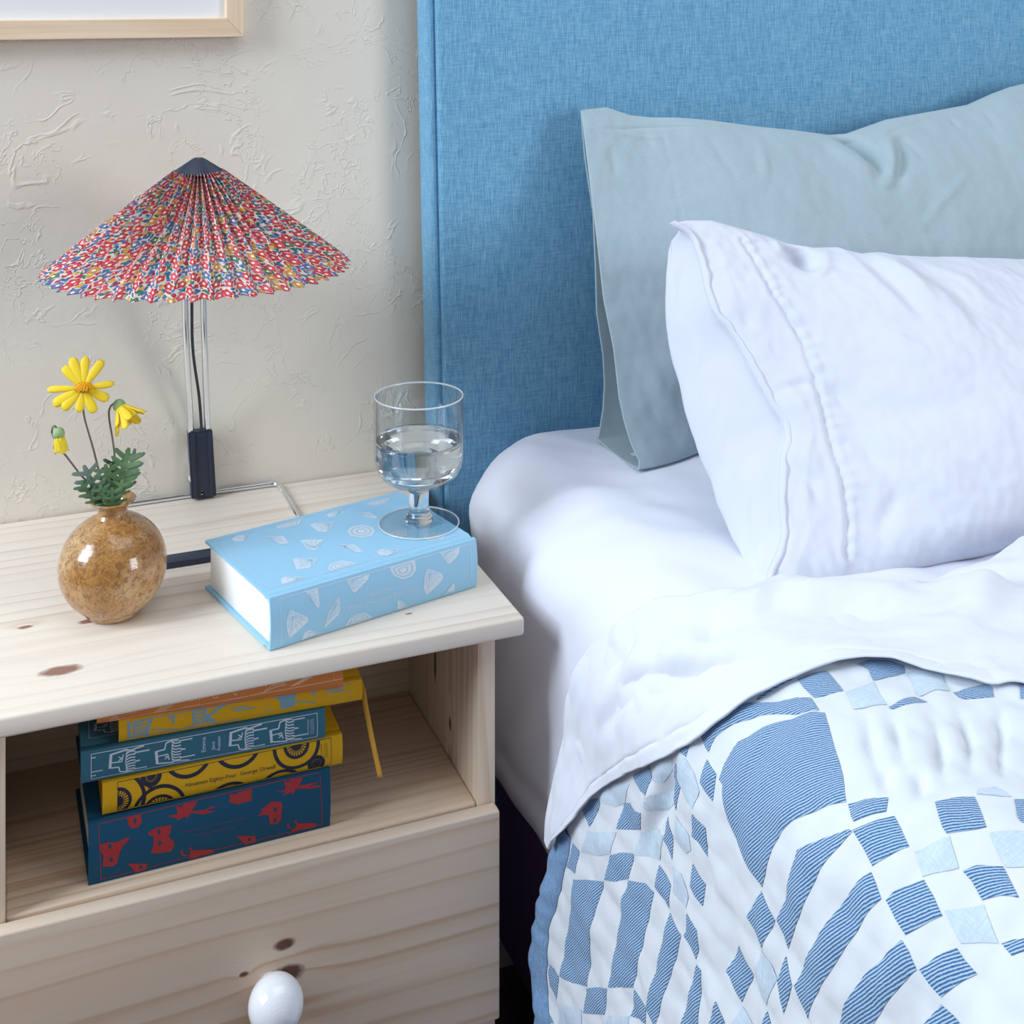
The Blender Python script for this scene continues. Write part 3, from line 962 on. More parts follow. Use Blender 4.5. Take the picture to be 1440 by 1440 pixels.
    ring[:, -1] = ring[:, 0]
    o = mesh('sage_pillow', ring.reshape(-1, 3), grid_faces(*ring.shape[:2], flip=False), M['sage'])
    sm = o.modifiers.new('thickness', 'SOLIDIFY')
    sm.thickness = 0.0016
    sm.offset = -1
    tag(o, 'large sage green pillow propped against the blue headboard', 'pillow')


sage_pillow()

# ------------------------------------------------------------------ white pillow in front of it
W_LEFT = [(0.6322, 0.3316), (0.6515, 0.314), (0.6516, 0.2863), (0.6471, 0.2635), (0.6437, 0.2338), (0.6589, 0.2029), (0.6637, 0.1668), (0.6728, 0.1245), (0.6796, 0.1135), (0.6617, 0.0928), (0.6444, 0.0571), (0.6332, 0.0222), (0.6041, -0.0053)]
W_SIL = [(0.6400, 0.3458), (0.631, 0.3249), (0.6247, 0.2974), (0.6192, 0.2592), (0.6149, 0.2078), (0.6079, 0.1801), (0.6052, 0.1258), (0.6062, 0.0801), (0.6083, 0.0302), (0.6040, -0.0051)]
W_TOP = [(0.60, 0.33), (0.6322, 0.3316), (0.6532, 0.3341), (0.6809, 0.332), (0.7092, 0.3199), (0.7365, 0.3087), (0.7446, 0.304), (0.7551, 0.299), (0.7815, 0.2911), (0.8064, 0.289), (0.8278, 0.279), (0.8498, 0.2788), (0.8695, 0.2737), (0.912, 0.2684), (0.9821, 0.2606), (1.0359, 0.2542), (1.1377, 0.2418), (1.32, 0.24)]


def white_pillow():
    nu, nv = 280, 150
    a = np.linspace(0, 1, nu) ** 1.2
    b = np.linspace(0, 1, nv)
    b = 0.5 * b + 0.5 * (0.5 - 0.5 * np.cos(np.pi * b))
    A, Bb = np.meshgrid(a, b, indexing='ij')
    wl = np.array(W_LEFT)[::-1]
    hl = np.clip((wl[:, 1] + 0.026) / (wl[-1, 1] + 0.026), 0, 1)
    left = np.interp(b, hl, wl[:, 0])
    left = np.convolve(np.r_[[left[0]] * 4, left, [left[-1]] * 4], np.ones(9) / 9, 'valid')
    ws = np.array(W_SIL)[::-1]
    hs = np.clip((ws[:, 1] + 0.026) / (ws[-1, 1] + 0.026), 0, 1)
    sil = np.interp(b, hs, ws[:, 0])
    sil = np.convolve(np.r_[[sil[0]] * 6, sil, [sil[-1]] * 6], np.ones(13) / 13, 'valid')
    X = left[None] + (1.30 - left[None]) * A
    tp = np.array(W_TOP)
    Hh = -0.026 + (np.interp(X, tp[:, 0], tp[:, 1]) + 0.026) * Bb
    k = 0.843
    q = math.sqrt(1 + k * k)
    nrm = np.array([0, -1, k]) / q
    bottom = 0.690
    seam = np.stack([X, 0.945 + k * Hh / q, bottom + Hh / q], -1)
    shape = np.clip(4 * Bb * (1 - Bb), 0, 1) ** 0.55 * (1.12 - 0.32 * Bb)
    taper = (0.16 + 0.84 * sstep(A, 0.0, 0.34)) * (1 - sstep(A, 0.70, 1.0)) ** 0.6
    taper = taper * np.clip(A / 0.035, 0, 1) ** 0.6
    Tf = 0.078 * shape * taper
    w = 0.0030 * vnoise(X * 15, Hh * 13, 51) + 0.0016 * vnoise(X * 40 + Hh * 24, Hh * 26 - X * 8, 52) + 0.0007 * vnoise(X * 110, Hh * 90, 53)
    st = [(0.701, 0.3026), (0.7049, 0.2652), (0.704, 0.2388), (0.7099, 0.216), (0.7148, 0.1865), (0.7137, 0.155), (0.7112, 0.1246), (0.7045, 0.0861), (0.7008, 0.055), (0.6932, 0.0255), (0.6805, -0.0021)]
    d, fr, sd = polydist(X, Hh, st)
    w += -0.0022 * np.exp(-(d / 0.0020) ** 2) + 0.0010 * np.exp(-((d - 0.006) / 0.003) ** 2)
    # little gathers along the stitching
    w += 0.0011 * np.exp(-(d / 0.014) ** 2) * np.sin(fr * 150 + 2 * np.sin(fr * 31)) * (sd > 0)
    w += crease(X, Hh, [(0.745, 0.300), (0.758, 0.276), (0.7641, 0.2535)], 0.012, -0.020)
    w += crease(X, Hh, [(0.79, 0.284), (0.772, 0.262), (0.754, 0.2466)], 0.007, 0.006)
    w += crease(X, Hh, [(0.735, 0.302), (0.742, 0.280)], 0.007, 0.006)
    for ln, wd, dp in (([(0.812, 0.275), (0.8184, 0.2477), (0.8232, 0.2202), (0.8265, 0.1971), (0.8277, 0.1674)], 0.008, -0.006), ([(0.832, 0.275), (0.838, 0.2477), (0.844, 0.2202), (0.848, 0.19)], 0.009, 0.006),
                       ([(0.86, 0.262), (0.8673, 0.2427), (0.8788, 0.1995), (0.8795, 0.1545)], 0.010, -0.005), ([(0.89, 0.255), (0.905, 0.21), (0.91, 0.17)], 0.010, 0.004),
                       ([(0.6696, 0.1498), (0.7068, 0.1482), (0.7244, 0.1366)], 0.0035, -0.0035), ([(0.729, 0.1058), (0.7334, 0.0758), (0.7438, 0.0365)], 0.009, -0.004),
                       ([(0.670, 0.235), (0.676, 0.205)], 0.006, -0.003), ([(0.7275, 0.1431), (0.7335, 0.1152)], 0.006, -0.003), ([(0.7518, 0.043), (0.7272, 0.02), (0.7098, 0.0065)], 0.007, -0.004),
                       ([(0.66, 0.09), (0.675, 0.06), (0.67, 0.03)], 0.006, -0.003), ([(0.78, 0.20), (0.80, 0.15), (0.83, 0.11)], 0.012, 0.003)):
        w += crease(X, Hh, ln, wd, dp)
    edge = np.clip(Bb * (1 - Bb) * 40, 0, 1) * np.clip(A * 60, 0, 1)
    f = seam + nrm * (Tf + w * edge)[..., None]
    # back half: rolls out to the left of the seam, then round behind
    roll = np.sin(np.pi * np.clip(A / 0.22, 0, 1)) ** 0.8
    D = np.maximum((left - sil) * (0.70 + 0.30 * b), 0.012 * np.sin(np.pi * b) ** 0.3) + 0.006 * b * np.sin(np.pi * b) ** 0.4
    Tb = (0.066 * np.clip(4 * Bb * (1 - Bb), 0, 1) ** 0.45) * np.clip(A / 0.15, 0, 1) ** 0.75 * (1 - sstep(A, 0.72, 1.0)) ** 0.6
    bk = seam - nrm * Tb[..., None]
    wrap = np.clip(4 * Bb * (1 - Bb) * 7, 0, 1)
    wrap = wrap * wrap * (3 - 2 * wrap)
    bk[..., 0] = X * (1 - wrap) + wrap * (left[None] - roll * D[None] + (1.30 - left[None]) * np.clip((A - 0.13) / 0.87, 0, 1))
    wb = 0.0026 * vnoise(A * 26 + Hh * 8, Hh * 15, 54) + 0.0014 * vnoise(A * 50 + Hh * 30, Hh * 40, 55)
    bk -= nrm * (wb * np.clip(A * 20, 0, 1) * np.clip(Bb * (1 - Bb) * 30, 0, 1))[..., None]
    f[..., 2] = np.maximum(f[..., 2], 0.6800)
    bk[..., 2] = np.maximum(bk[..., 2], 0.6800)
    pil = thing('white_pillow', 'white linen pillow in a crumpled pillowcase lying against the sage pillow', 'pillow', (0, 0, 0))
    V = np.concatenate([f.reshape(-1, 3), bk.reshape(-1, 3)])
    F = np.vstack([grid_faces(nu, nv), grid_faces(nu, nv, True) + nu * nv])
    bm = bmesh.new()
    vs = [bm.verts.new(v) for v in V]
    for t in F:
        bm.faces.new([vs[i] for i in t])
    bmesh.ops.remove_doubles(bm, verts=bm.verts, dist=1e-5)
    bmesh.ops.recalc_face_normals(bm, faces=bm.faces)
    from_bm('pillowcase', bm, M['pillow_white'], pil, True)
    # crumpled lip of the open pillowcase end, following the seam
    lp = f[0]
    lip = []
    for r, u in enumerate(np.linspace(0, 1, 7)):
        wav = (0.0016 * np.sin(b * 60 + 2.5 * np.sin(b * 17)) + 0.0007 * np.sin(b * 130 + 1)) * u
        L = lp.copy()
        L[:, 0] += 0.0065 * u - 0.0005 + wav * 0.6
        L += nrm * (0.0042 * math.sin(math.pi * u * 0.9) + 0.0008 + 0.5 * wav[:, None])
        lip.append(L)
    lip = np.stack(lip, 1)
    o = mesh('hem', lip.reshape(-1, 3), grid_faces(*lip.shape[:2]), M['pillow_white'], pil)
    sm = o.modifiers.new('thickness', 'SOLIDIFY')
    sm.thickness = 0.0016
    sm.offset = 0


white_pillow()

# ------------------------------------------------------------------ nightstand
NX, NY = 0.2093, 1.28
KN_TOP = [(-0.1499, -0.1403, 0.0075, 2.1, 0.012), (-0.1747, -0.0516, 0.003, 2.0, 0.012), (-0.1233, -0.0612, 0.004, 1.8, 0.012), (0.1439, -0.1527, 0.0014, 2.4, 0.004)]
KN_DRW = [(0.0225, 0.3877, 0.0045, 1.9, 0.010), (0.0243, 0.3625, 0.0070, 2.0, -0.014), (-0.0108, 0.3723, 0.0020, 2.0, 0.008)]
KN_SIDE = [(0.5213, -0.0634, 0.0032, 5.0, 0.012), (0.4869, -0.1075, 0.003, 2.2, 0.010)]
M['pine_top'] = pine('pine_top', 0, 1, KN_TOP, 48.0, 2.3, lit_tone=(0.34, srgb(236, 236, 234)), core_col=srgb(150, 112, 98))  # top paled: window sheen mixed into its wood colour
M['pine_drawer'] = pine('pine_drawer', 0, 2, KN_DRW, 42.0, 5.1, lit_tone=(0.34, srgb(176, 138, 112)))  # front darkened to tan: its weaker light is in the colour
M['pine_side'] = pine('pine_side', 2, 1, KN_SIDE, 70.0, 8.4, lit_tone=(0.25, srgb(206, 174, 146)))
M['pine_shelf'] = pine('pine_shelf', 0, 1, (), 85.0, 11.7, lit_tone=(0.30, srgb(200, 164, 134)))
M['pine_back'] = pine('pine_back', 0, 2, (), 80.0, 1.7, lit_tone=(0.30, srgb(200, 164, 134)))

ns = thing('nightstand', 'unfinished pine nightstand with open shelf and drawer next to the bed', 'nightstand', (NX, NY, 0))


def nl(p):
    return (p[0] - NX, p[1] - NY, p[2])


box('top', nl((NSX0, 1.083, TOPZ - 0.0165)), nl((NSX1, 1.4745, TOPZ)), M['pine_top'], ns, 0.0028, 3)
box('side_panel', nl((0.4078, 1.0985, 0)), nl((0.4247, 1.46, TOPZ - 0.0165)), M['pine_side'], ns, 0.0012)
box('side_panel', nl((0.0000, 1.0985, 0)), nl((0.0168, 1.46, TOPZ - 0.0165)), M['pine_side'], ns, 0.0012)
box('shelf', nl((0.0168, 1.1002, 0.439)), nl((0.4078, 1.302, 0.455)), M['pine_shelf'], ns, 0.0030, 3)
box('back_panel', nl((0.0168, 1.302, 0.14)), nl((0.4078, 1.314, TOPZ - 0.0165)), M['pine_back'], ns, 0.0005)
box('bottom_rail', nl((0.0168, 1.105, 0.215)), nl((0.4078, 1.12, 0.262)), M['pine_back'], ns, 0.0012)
drw = box('drawer', nl((0.0015, 1.083, 0.270)), nl((0.4232, 1.0972, 0.4540)), M['pine_drawer'], ns, 0.0022, 3)
drw['label'] = 'pine drawer front with brown knots'
kx, kz = 0.2199, 0.3578
kp = [(0.0, 0.0), (0.0105, 0.0), (0.0100, 0.004)]
for k in range(1, 21):
    a = -1.10 + (math.pi / 2 + 1.10) * k / 20
    kp.append((0.0222 * math.cos(a), 0.0232 + 0.0215 * math.sin(a)))
kp[-1] = (0.0, kp[-1][1])
knob = lathe('knob', kp, M['white_knob'], drw, 48)
knob['label'] = 'round white knob'
for v in knob.data.vertices:
    x, y, z = v.co
    v.co = Vector(nl((kx + x, 1.0832 - z, kz + y)))

# ------------------------------------------------------------------ picture frame on the wall
M['ash'] = pine('pale_ash_frame', 0, 2, (), 120.0, 4.4)
t = NT('oak_frame')
vv = t.noise(t.mapping(t.coord(), (6, 160, 160)), 1.0, 3.0)
t.color(t.ramp(vv, [(0.3, srgb(222, 192, 158)), (0.7, srgb(238, 214, 184))]))
t.rough(0.55)
M['ash'] = t.m
t = NT('oak_frame_upright')
vv = t.noise(t.mapping(t.coord(), (160, 160, 6)), 1.0, 3.0)
t.color(t.ramp(vv, [(0.3, srgb(222, 192, 158)), (0.7, srgb(238, 214, 184))]))
t.rough(0.55)
M['ash_v'] = t.m
fr = thing('picture_frame', 'pale wood picture frame with white mat hanging on the plaster wall', 'picture frame', (0.0, WALL_Y, 1.1236))
fx0, fx1, fz0, fz1, fw = -0.36, 0.2675, 0.0, 0.50, 0.0195
fy = -0.0175


def rail(p, mat):
    (a, b, c, d) = p
    V = [(x, y, z) for y in (0.0, fy) for (x, z) in (a, b, c, d)]
    F = [(0, 1, 2, 3), (7, 6, 5, 4)] + [(i, i + 4, (i + 1) % 4 + 4, (i + 1) % 4) for i in range(4)]
    bm = bmesh.new()
    vs = [bm.verts.new(v) for v in V]
    for f in F:
        bm.faces.new([vs[i] for i in f])
    bmesh.ops.bevel(bm, geom=bm.edges[:], offset=0.0008, segments=1, affect='EDGES')
    from_bm('rail', bm, mat, fr)


rail(((fx0, fz0), (fx1, fz0), (fx1 - fw, fz0 + fw + 0.0015), (fx0 + fw, fz0 + fw + 0.0015)), M['ash'])
rail(((fx0, fz1), (fx0 + fw, fz1 - fw), (fx1 - fw, fz1 - fw), (fx1, fz1)), M['ash'])
rail(((fx1, fz0), (fx1, fz1), (fx1 - fw, fz1 - fw), (fx1 - fw, fz0 + fw + 0.0015)), M['ash_v'])
rail(((fx0, fz0), (fx0 + fw, fz0 + fw + 0.0015), (fx0 + fw, fz1 - fw), (fx0, fz1)), M['ash_v'])
box('mat', (fx0 + fw - 0.002, -0.009, fz0 + fw - 0.002), (fx1 - fw + 0.002, -0.005, fz1 - fw + 0.002), M['mat_board'], fr, 0)

# ------------------------------------------------------------------ table lamp
LX, LY = 0.1960, 1.31
lamp = thing('table_lamp', 'table lamp with pleated floral cone shade, chrome stem and navy base bar', 'lamp', (LX, LY, TOPZ))


def ll(p):
    return (p[0] - LX, p[1] - LY, p[2] - TOPZ)


def shade_mat():
    t = NT('floral_print_cotton')
    uv = t.coord(uv=True)

    def layer(scale, off, thr, petals, amp):
        v = t.mapping(uv, (scale, scale, 1), off)
        nd = t.n('ShaderNodeTexVoronoi', voronoi_dimensions='2D', feature='F1')
        t.link(v, nd.inputs['Vector'])
        nd.inputs['Scale'].default_value = 1.0
        nd.inputs['Randomness'].default_value = 0.72
        d = nd.outputs['Distance']
        sub = t.n('ShaderNodeVectorMath', operation='SUBTRACT')
        t.link(v, sub.inputs[0]); t.link(nd.outputs['Position'], sub.inputs[1])
        s = t.sep(sub.outputs[0])
        ang = t.math('ARCTAN2', s[1], s[0])
        csep = t.n('ShaderNodeSeparateColor')
        t.link(nd.outputs['Color'], csep.inputs[0])
        pet = t.mul(t.math('COSINE', t.add(t.mul(ang, petals), t.mul(csep.outputs[1], 6.0))), amp)
        edge = t.sub(t.add(pet, thr), d)
        mask = t.math('MULTIPLY', edge, 30.0, clamp=True)
        return d, csep.outputs, mask
    base = srgb(212, 196, 178)
    # small leaves and buds
    d2, c2, m2 = layer(215.0, (3.1, 7.7, 0), 0.42, 2.0, 0.14)
    col2 = t.ramp(c2[0], [(0.0, srgb(52, 92, 138)), (0.34, srgb(168, 42, 62)), (0.56, srgb(44, 110, 92)), (0.74, srgb(88, 136, 178)), (0.9, srgb(176, 60, 80))], 'CONSTANT')
    colr = t.mix(m2, base, col2)
    d3, c3, m3 = layer(140.0, (1.3, 2.9, 0), 0.36, 4.0, 0.05)
    col3 = t.ramp(c3[0], [(0.0, srgb(60, 104, 150)), (0.35, srgb(170, 42, 64)), (0.65, srgb(46, 108, 90)), (0.8, srgb(200, 150, 60))], 'CONSTANT')
    colr = t.mix(m3, colr, col3)
    d1, c1, m1 = layer(88.0, (0, 0, 0), 0.40, 5.0, 0.055)
    outl = t.math('MULTIPLY', t.sub(0.47, d1), 30.0, clamp=True)
    colr = t.mix(t.mul(outl, 0.9), colr, base)
    col1 = t.ramp(c1[0], [(0.0, srgb(184, 40, 64)), (0.30, srgb(172, 36, 54)), (0.55, srgb(192, 66, 84)), (0.72, srgb(58, 102, 148)), (0.84, srgb(184, 134, 56)), (0.92, srgb(40, 104, 86))], 'CONSTANT')
    ringm = t.math('MULTIPLY', t.sub(0.05, t.math('ABSOLUTE', t.sub(d1, 0.22))), 40.0, clamp=True)
    col1 = t.mix(t.mul(ringm, 0.30), col1, srgb(226, 140, 140))
    colr = t.mix(m1, colr, col1)
    cen = t.math('MULTIPLY', t.sub(0.13, d1), 40.0, clamp=True)
    colr = t.mix(cen, colr, srgb(240, 222, 196))
    t.color(colr)
    t.rough(0.85)
    t.set(Sheen_Weight=0.1, Specular_IOR_Level=0.25)
    return t.m


def lamp_parts():
    zr, za = 0.9065 - TOPZ, 0.9985 - TOPZ
    N = 52
    half = 0.0122
    nv = 22
    rows = np.linspace(0, 1, nv)
    V, U = [], []
    rng = random.Random(3)
    jit = [rng.uniform(-0.10, 0.10) for _ in range(2 * N)]
    for w in rows:
        r = 0.0195 + (0.1445 - 0.0195) * w
        zz = za + (zr - za) * w
        chord = r * math.pi / N
        amp = math.sqrt(max(half ** 2 - chord ** 2, 1e-6)) / 2
        amp = min(amp, 0.0058)
        slope = math.atan2(0.1445 - 0.0195, za - zr)
        for i in range(2 * N + 1):
            j = i % (2 * N)
            a = 2 * math.pi * (j + jit[j] * (0.5 + 0.5 * w)) / (2 * N)
            k = 1 if j % 2 else -1
            # pleats fold square to the cone face: outer folds stand out and up
            rr = r + k * amp * 0.80 - (0.0016 * (1 - k) / 2) * w
            z2 = zz + k * amp * 0.30 - k * 0.0020 * w
            V.append((rr * math.cos(a), rr * math.sin(a), z2))
            U.append((i * 0.0090, w * 0.155))
    n = 2 * N + 1
    V = np.array(V)
    # soft creases: split every half pleat so that the folds stay crisp
    o = mesh('shade', V, grid_faces(nv, n), shade_mat(), lamp, False, U)
    o['label'] = 'pleated cone shade in red, blue and green floral print'
    sm = o.modifiers.new('thickness', 'SOLIDIFY')
    sm.thickness = 0.0006
    # ribbed cap
    V = []
    NC = 96
    prof = [(0.0, 1.0122), (0.004, 1.0121), (0.0065, 1.0108), (0.0235, 0.9992), (0.0243, 0.9978), (0.0236, 0.9965), (0.018, 0.9968), (0.0, 0.9975)]
    for r, z in prof:
        for j in range(NC):
            a = 2 * math.pi * j / NC
            rb = (0.00035 if j % 2 else -0.00035) * (r / 0.0235)
            V.append(((r + rb) * math.cos(a), (r + rb) * math.sin(a), z - TOPZ + abs(rb) * (0.5 if j % 2 else -0.5)))
    F = []
    for i in range(len(prof) - 1):
        for j in range(NC):
            k = (j + 1) % NC
            F.append((i * NC + j, (i + 1) * NC + j, (i + 1) * NC + k, i * NC + k))
    cap = mesh('cap', V, F, M['navy'], lamp)
    cap.data.set_sharp_from_angle(angle=math.radians(25))
    cap['label'] = 'ribbed navy cap'
    # stem: two chrome rods rising from the clip at the wall, leaning forward under the shade
    for s in (-1, 1):
        bx = 0.2200 + s * 0.0088
        tube('stem_rod', [ll((bx, 1.4655, 0.640)), ll((bx, 1.4655, 0.690)), ll((0.2052 + s * 0.0095, 1.402, 0.843)), ll((0.1960 + s * 0.0080, 1.345, 0.965)), ll((0.1955, 1.318, 0.994))], 0.0034, M['chrome'], lamp, 14, 60)
    tube('cable', [ll((0.2225, 1.463, 0.690)), ll((0.2178, 1.452, 0.735)), ll((0.2080, 1.428, 0.790)), ll((0.2032, 1.404, 0.840)), ll((0.1975, 1.36, 0.945)), ll((0.1960, 1.32, 0.99))], 0.0016, M['cable'], lamp, 10, 60)
    # clip block: two side ribs and a web, notch at the foot
    bm = bmesh.new()
    out = [(-0.0132, 0), (-0.003, 0), (-0.003, 0.009), (0.0005, 0.009), (0.0005, 0), (0.0132, 0), (0.0128, 0.0725), (-0.0128, 0.0725)]
    fr_ = [bm.verts.new((x, -0.0065, z)) for x, z in out]
    bk_ = [bm.verts.new((x, 0.0065, z)) for x, z in out]
    bm.faces.new(fr_)
    bm.faces.new(bk_[::-1])
    for i in range(len(out)):
        j = (i + 1) % len(out)
        bm.faces.new((fr_[i], bk_[i], bk_[j], fr_[j]))
    sh = Matrix.Shear('XY', 4, (0, 0))
    for v in bm.verts:
        v.co.x += -0.055 * v.co.z
        v.co += Vector(ll((0.2243, 1.4655, 0.6225)))
    bmesh.ops.bevel(bm, geom=[e for e in bm.edges], offset=0.0009, segments=2, affect='EDGES', clamp_overlap=True)
    c = from_bm('clip', bm, M['navy'], lamp)
    c['label'] = 'navy clip block holding the stem'
    for s in (-1, 1):
        rb = box('rib', (-0.0022, -0.0015, 0), (0.0022, 0.0015, 0.071), M['navy'], c, 0.0009, 2)
        for v in rb.data.vertices:
            v.co.x += -0.055 * v.co.z
            v.co += Vector(ll((0.2243 + s * 0.0088, 1.4590, 0.6232)))
    # wire foot: a chrome loop lying on the table, closed in front by a navy bar
    zz = TOPZ + 0.0028
    tube('foot_wire', [ll(p) for p in [(0.1160, 1.318, zz), (0.1160, 1.40, zz), (0.1160, 1.462, zz), (0.1185, 1.4685, zz), (0.126, 1.4705, zz), (0.20, 1.4710, zz), (0.298, 1.4705, zz), (0.3055, 1.4685, zz), (0.3082, 1.462, zz), (0.3082, 1.40, zz), (0.3082, 1.318, zz)]], 0.0026, M['chrome'], lamp, 12)
    b = box('foot_bar', ll((0.108, 1.2985, TOPZ + 0.0002)), ll((0.316, 1.3185, TOPZ + 0.0062)), M['navy'], lamp, 0.0010)
    b['label'] = 'flat navy bar across the foot'


lamp_parts()

# ------------------------------------------------------------------ bud vase and its flowers
VX, VY = 0.1082, 1.2265


def vase_mat():
    t = NT('mottled_ochre_glaze')
    v = t.coord()
    n1 = t.noise(v, 105.0, 2.0, 0.5, 1.6)
    worm = t.math('SUBTRACT', 1.0, t.mul(t.math('ABSOLUTE', t.sub(n1, 0.5)), 12.0), clamp=True)
    n2 = t.noise(v, 190.0, 2.0, 0.6, 0.8)
    spots = t.ramp(n2, [(0.52, 0.0), (0.64, 1.0)])
    blot = t.noise(v, 22.0, 2.0)
    base = t.ramp(blot, [(0.32, srgb(162, 114, 60)), (0.5, srgb(184, 136, 78)), (0.68, srgb(208, 174, 128))])
    colr = t.mix(t.mul(worm, 0.55), base, srgb(122, 76, 36))
    colr = t.mix(t.mul(spots, 0.6), colr, srgb(112, 74, 42))
    t.color(colr)
    t.rough(0.18)
    t.set(Coat_Weight=0.5, Coat_Roughness=0.06)
    t.bump(t.add(t.mul(worm, -0.5), blot), 0.12, 0.0010)
    return t.m


vase = thing('bud_vase', 'small round ochre glazed bud vase standing in front of the lamp', 'vase', (VX, VY, TOPZ))
pf = [(0.0, 0.0), (0.019, 0.0), (0.0225, 0.0012), (0.0245, 0.0030)]
for k in range(0, 23):
    a = -0.98 + (1.255 + 0.98) * k / 22
    pf.append((0.0470 * math.cos(a), 0.0435 + 0.0470 * 0.97 * math.sin(a) + 0.0003))
pf = pf[:4] + [p for p in pf[4:] if p[1] > 0.0045]
pf += [(0.0128, 0.0905), (0.0126, 0.0940), (0.0140, 0.0968), (0.0175, 0.0992), (0.0198, 0.1008), (0.0203, 0.1020), (0.0196, 0.1028), (0.0178, 0.1018), (0.0130, 0.0985), (0.0108, 0.0950), (0.0105, 0.0900), (0.0200, 0.0830), (0.036, 0.066), (0.041, 0.045), (0.032, 0.016), (0.0, 0.006)]
vb = lathe('vase_body', pf, vase_mat(), vase, 96)

M['petal'] = plain('yellow_petal', srgb(244, 208, 30), 0.6, Sheen_Weight=0.1, Subsurface_Weight=0.15)
M['petal'].node_tree.nodes['Principled BSDF'].inputs['Subsurface Scale'].default_value = 0.002
M['disc'] = plain('orange_yellow_disc', srgb(232, 164, 8), 0.8)
M['stem'] = plain('purple_brown_stem', srgb(118, 104, 104), 0.6)
M['sepal'] = plain('pale_green_sepal', srgb(150, 178, 124), 0.7)


def leaf_mat(name, a, b):
    t = NT(name)
    t.color(t.ramp(t.noise(t.coord(), 55.0, 3.0), [(0.3, a), (0.7, b)]))
    t.rough(0.6)
    return t.m


M['leaf'] = leaf_mat('daisy_leaf', srgb(64, 104, 70), srgb(118, 152, 104))
M['leaf_grey'] = leaf_mat('greyish_leaf', srgb(82, 104, 96), srgb(126, 146, 132))


def fl(p):
    """from the vase's own frame"""
    return Vector((p[0] - VX, p[1] - VY, p[2] - TOPZ))


def petal_mesh(L, W, curl, notch=True):
    nu, nv = 9, 5
    V = []
    for i in range(nu):
        u = i / (nu - 1)
        w = W * (0.30 + 0.70 * math.sin(math.pi * min(u * 0.62 + 0.06, 1.0)) ** 0.9) * (1.0 if u < 0.8 else math.sqrt(max(0.05, 1 - ((u - 0.8) / 0.21) ** 2)))
        for j in range(nv):
            v = (j / (nv - 1) - 0.5) * 2
            tipn = -0.03 * L * (1 - abs(v)) if (notch and i == nu - 1) else 0
            V.append((v * w / 2, u * L + tipn, curl * L * u * u - 0.10 * W * (1 - v * v) * -1 + 0.0))
    return np.array(V), grid_faces(nu, nv, True)


def orient(dirv, up):
    y = Vector(dirv).normalized()
    z = Vector(up)
    z = (z - y * z.dot(y)).normalized()
    x = y.cross(z)
    return Matrix((x, y, z)).transposed()


def add_petal(parent, centre, dirv, up, L, W, curl, mat=None):
    V, F = petal_mesh(L, W, curl)
    R = np.array(orient(dirv, up))
    P = V @ R.T + np.array(centre)
    o = mesh('petal', P, F, mat or M['petal'], parent)
    sm = o.modifiers.new('thickness', 'SOLIDIFY')
    sm.thickness = 0.0004
    return o


def disc(parent, centre, nrm, r):
    bm = bmesh.new()
    n = 46
    R = np.array(orient(Vector((0.01, 1, 0.2)), nrm)) if abs(Vector(nrm).normalized().y) < 0.9 else np.array(orient(Vector((1, 0.01, 0.01)), nrm))
    for k in range(n):
        rr = r * math.sqrt((k + 0.5) / n)
        a = k * 2.39996
        h = 0.45 * r * (1 - (rr / r) ** 2) + 0.0006
        p = np.array([rr * math.cos(a), rr * math.sin(a), h]) @ R.T + np.array(centre)
        bmesh.ops.create_icosphere(bm, subdivisions=1, radius=r * 0.19, matrix=Matrix.Translation(p))
    return from_bm('disc', bm, M['disc'], parent, True)


def daisy_open():
    f = thing('yellow_daisy', 'open yellow daisy facing forward, tallest flower in the bud vase', 'flower', (VX, VY, TOPZ + 0.03))
    off = Vector((0, 0, -0.03))
    c = fl((0.0822, 1.215, 0.8270)) + off
    top = fl((0.0818, 1.2175, 0.8200)) + off
    tube('stem', [(0, 0, 0.0), fl((0.1010, 1.222, 0.722)) + off, fl((0.0925, 1.219, 0.765)) + off, fl((0.0835, 1.2185, 0.800)) + off, top], 0.00085, M['stem'], f, 8, 40)
    n = Vector((-0.10, -0.86, 0.42)).normalized()
    # petals listed by clock angle in the face of the flower (degrees), length, width
    xa = Vector((1, 0, 0)); xa = (xa - n * xa.dot(n)).normalized()
    ya = n.cross(xa)
    if ya.z < 0: ya = -ya
    for ang, L, W in ((128, 0.0225, 0.0085), (108, 0.0255, 0.0090), (84, 0.0240, 0.0078), (52, 0.0245, 0.0082), (2, 0.0225, 0.0062), (-30, 0.0205, 0.0085), (-68, 0.0200, 0.0085), (-102, 0.0165, 0.0075), (-138, 0.0200, 0.0085), (-158, 0.0240, 0.0090), (174, 0.0265, 0.0062)):
        a = math.radians(ang)
        d = xa * math.cos(a) + ya * math.sin(a)
        add_petal(f, c + d * 0.004, d + n * 0.05, n, L, W, -0.10 if abs(ang) < 150 else -0.18)
    disc(f, c + n * 0.0005, n, 0.0072)
    bm = bmesh.new()
    bmesh.ops.create_uvsphere(bm, u_segments=14, v_segments=8, radius=0.0048, matrix=Matrix.Translation(c - n * 0.003) @ Matrix.Diagonal((1, 0.8, 1, 1)))
    from_bm('sepals', bm, M['sepal'], f, True)


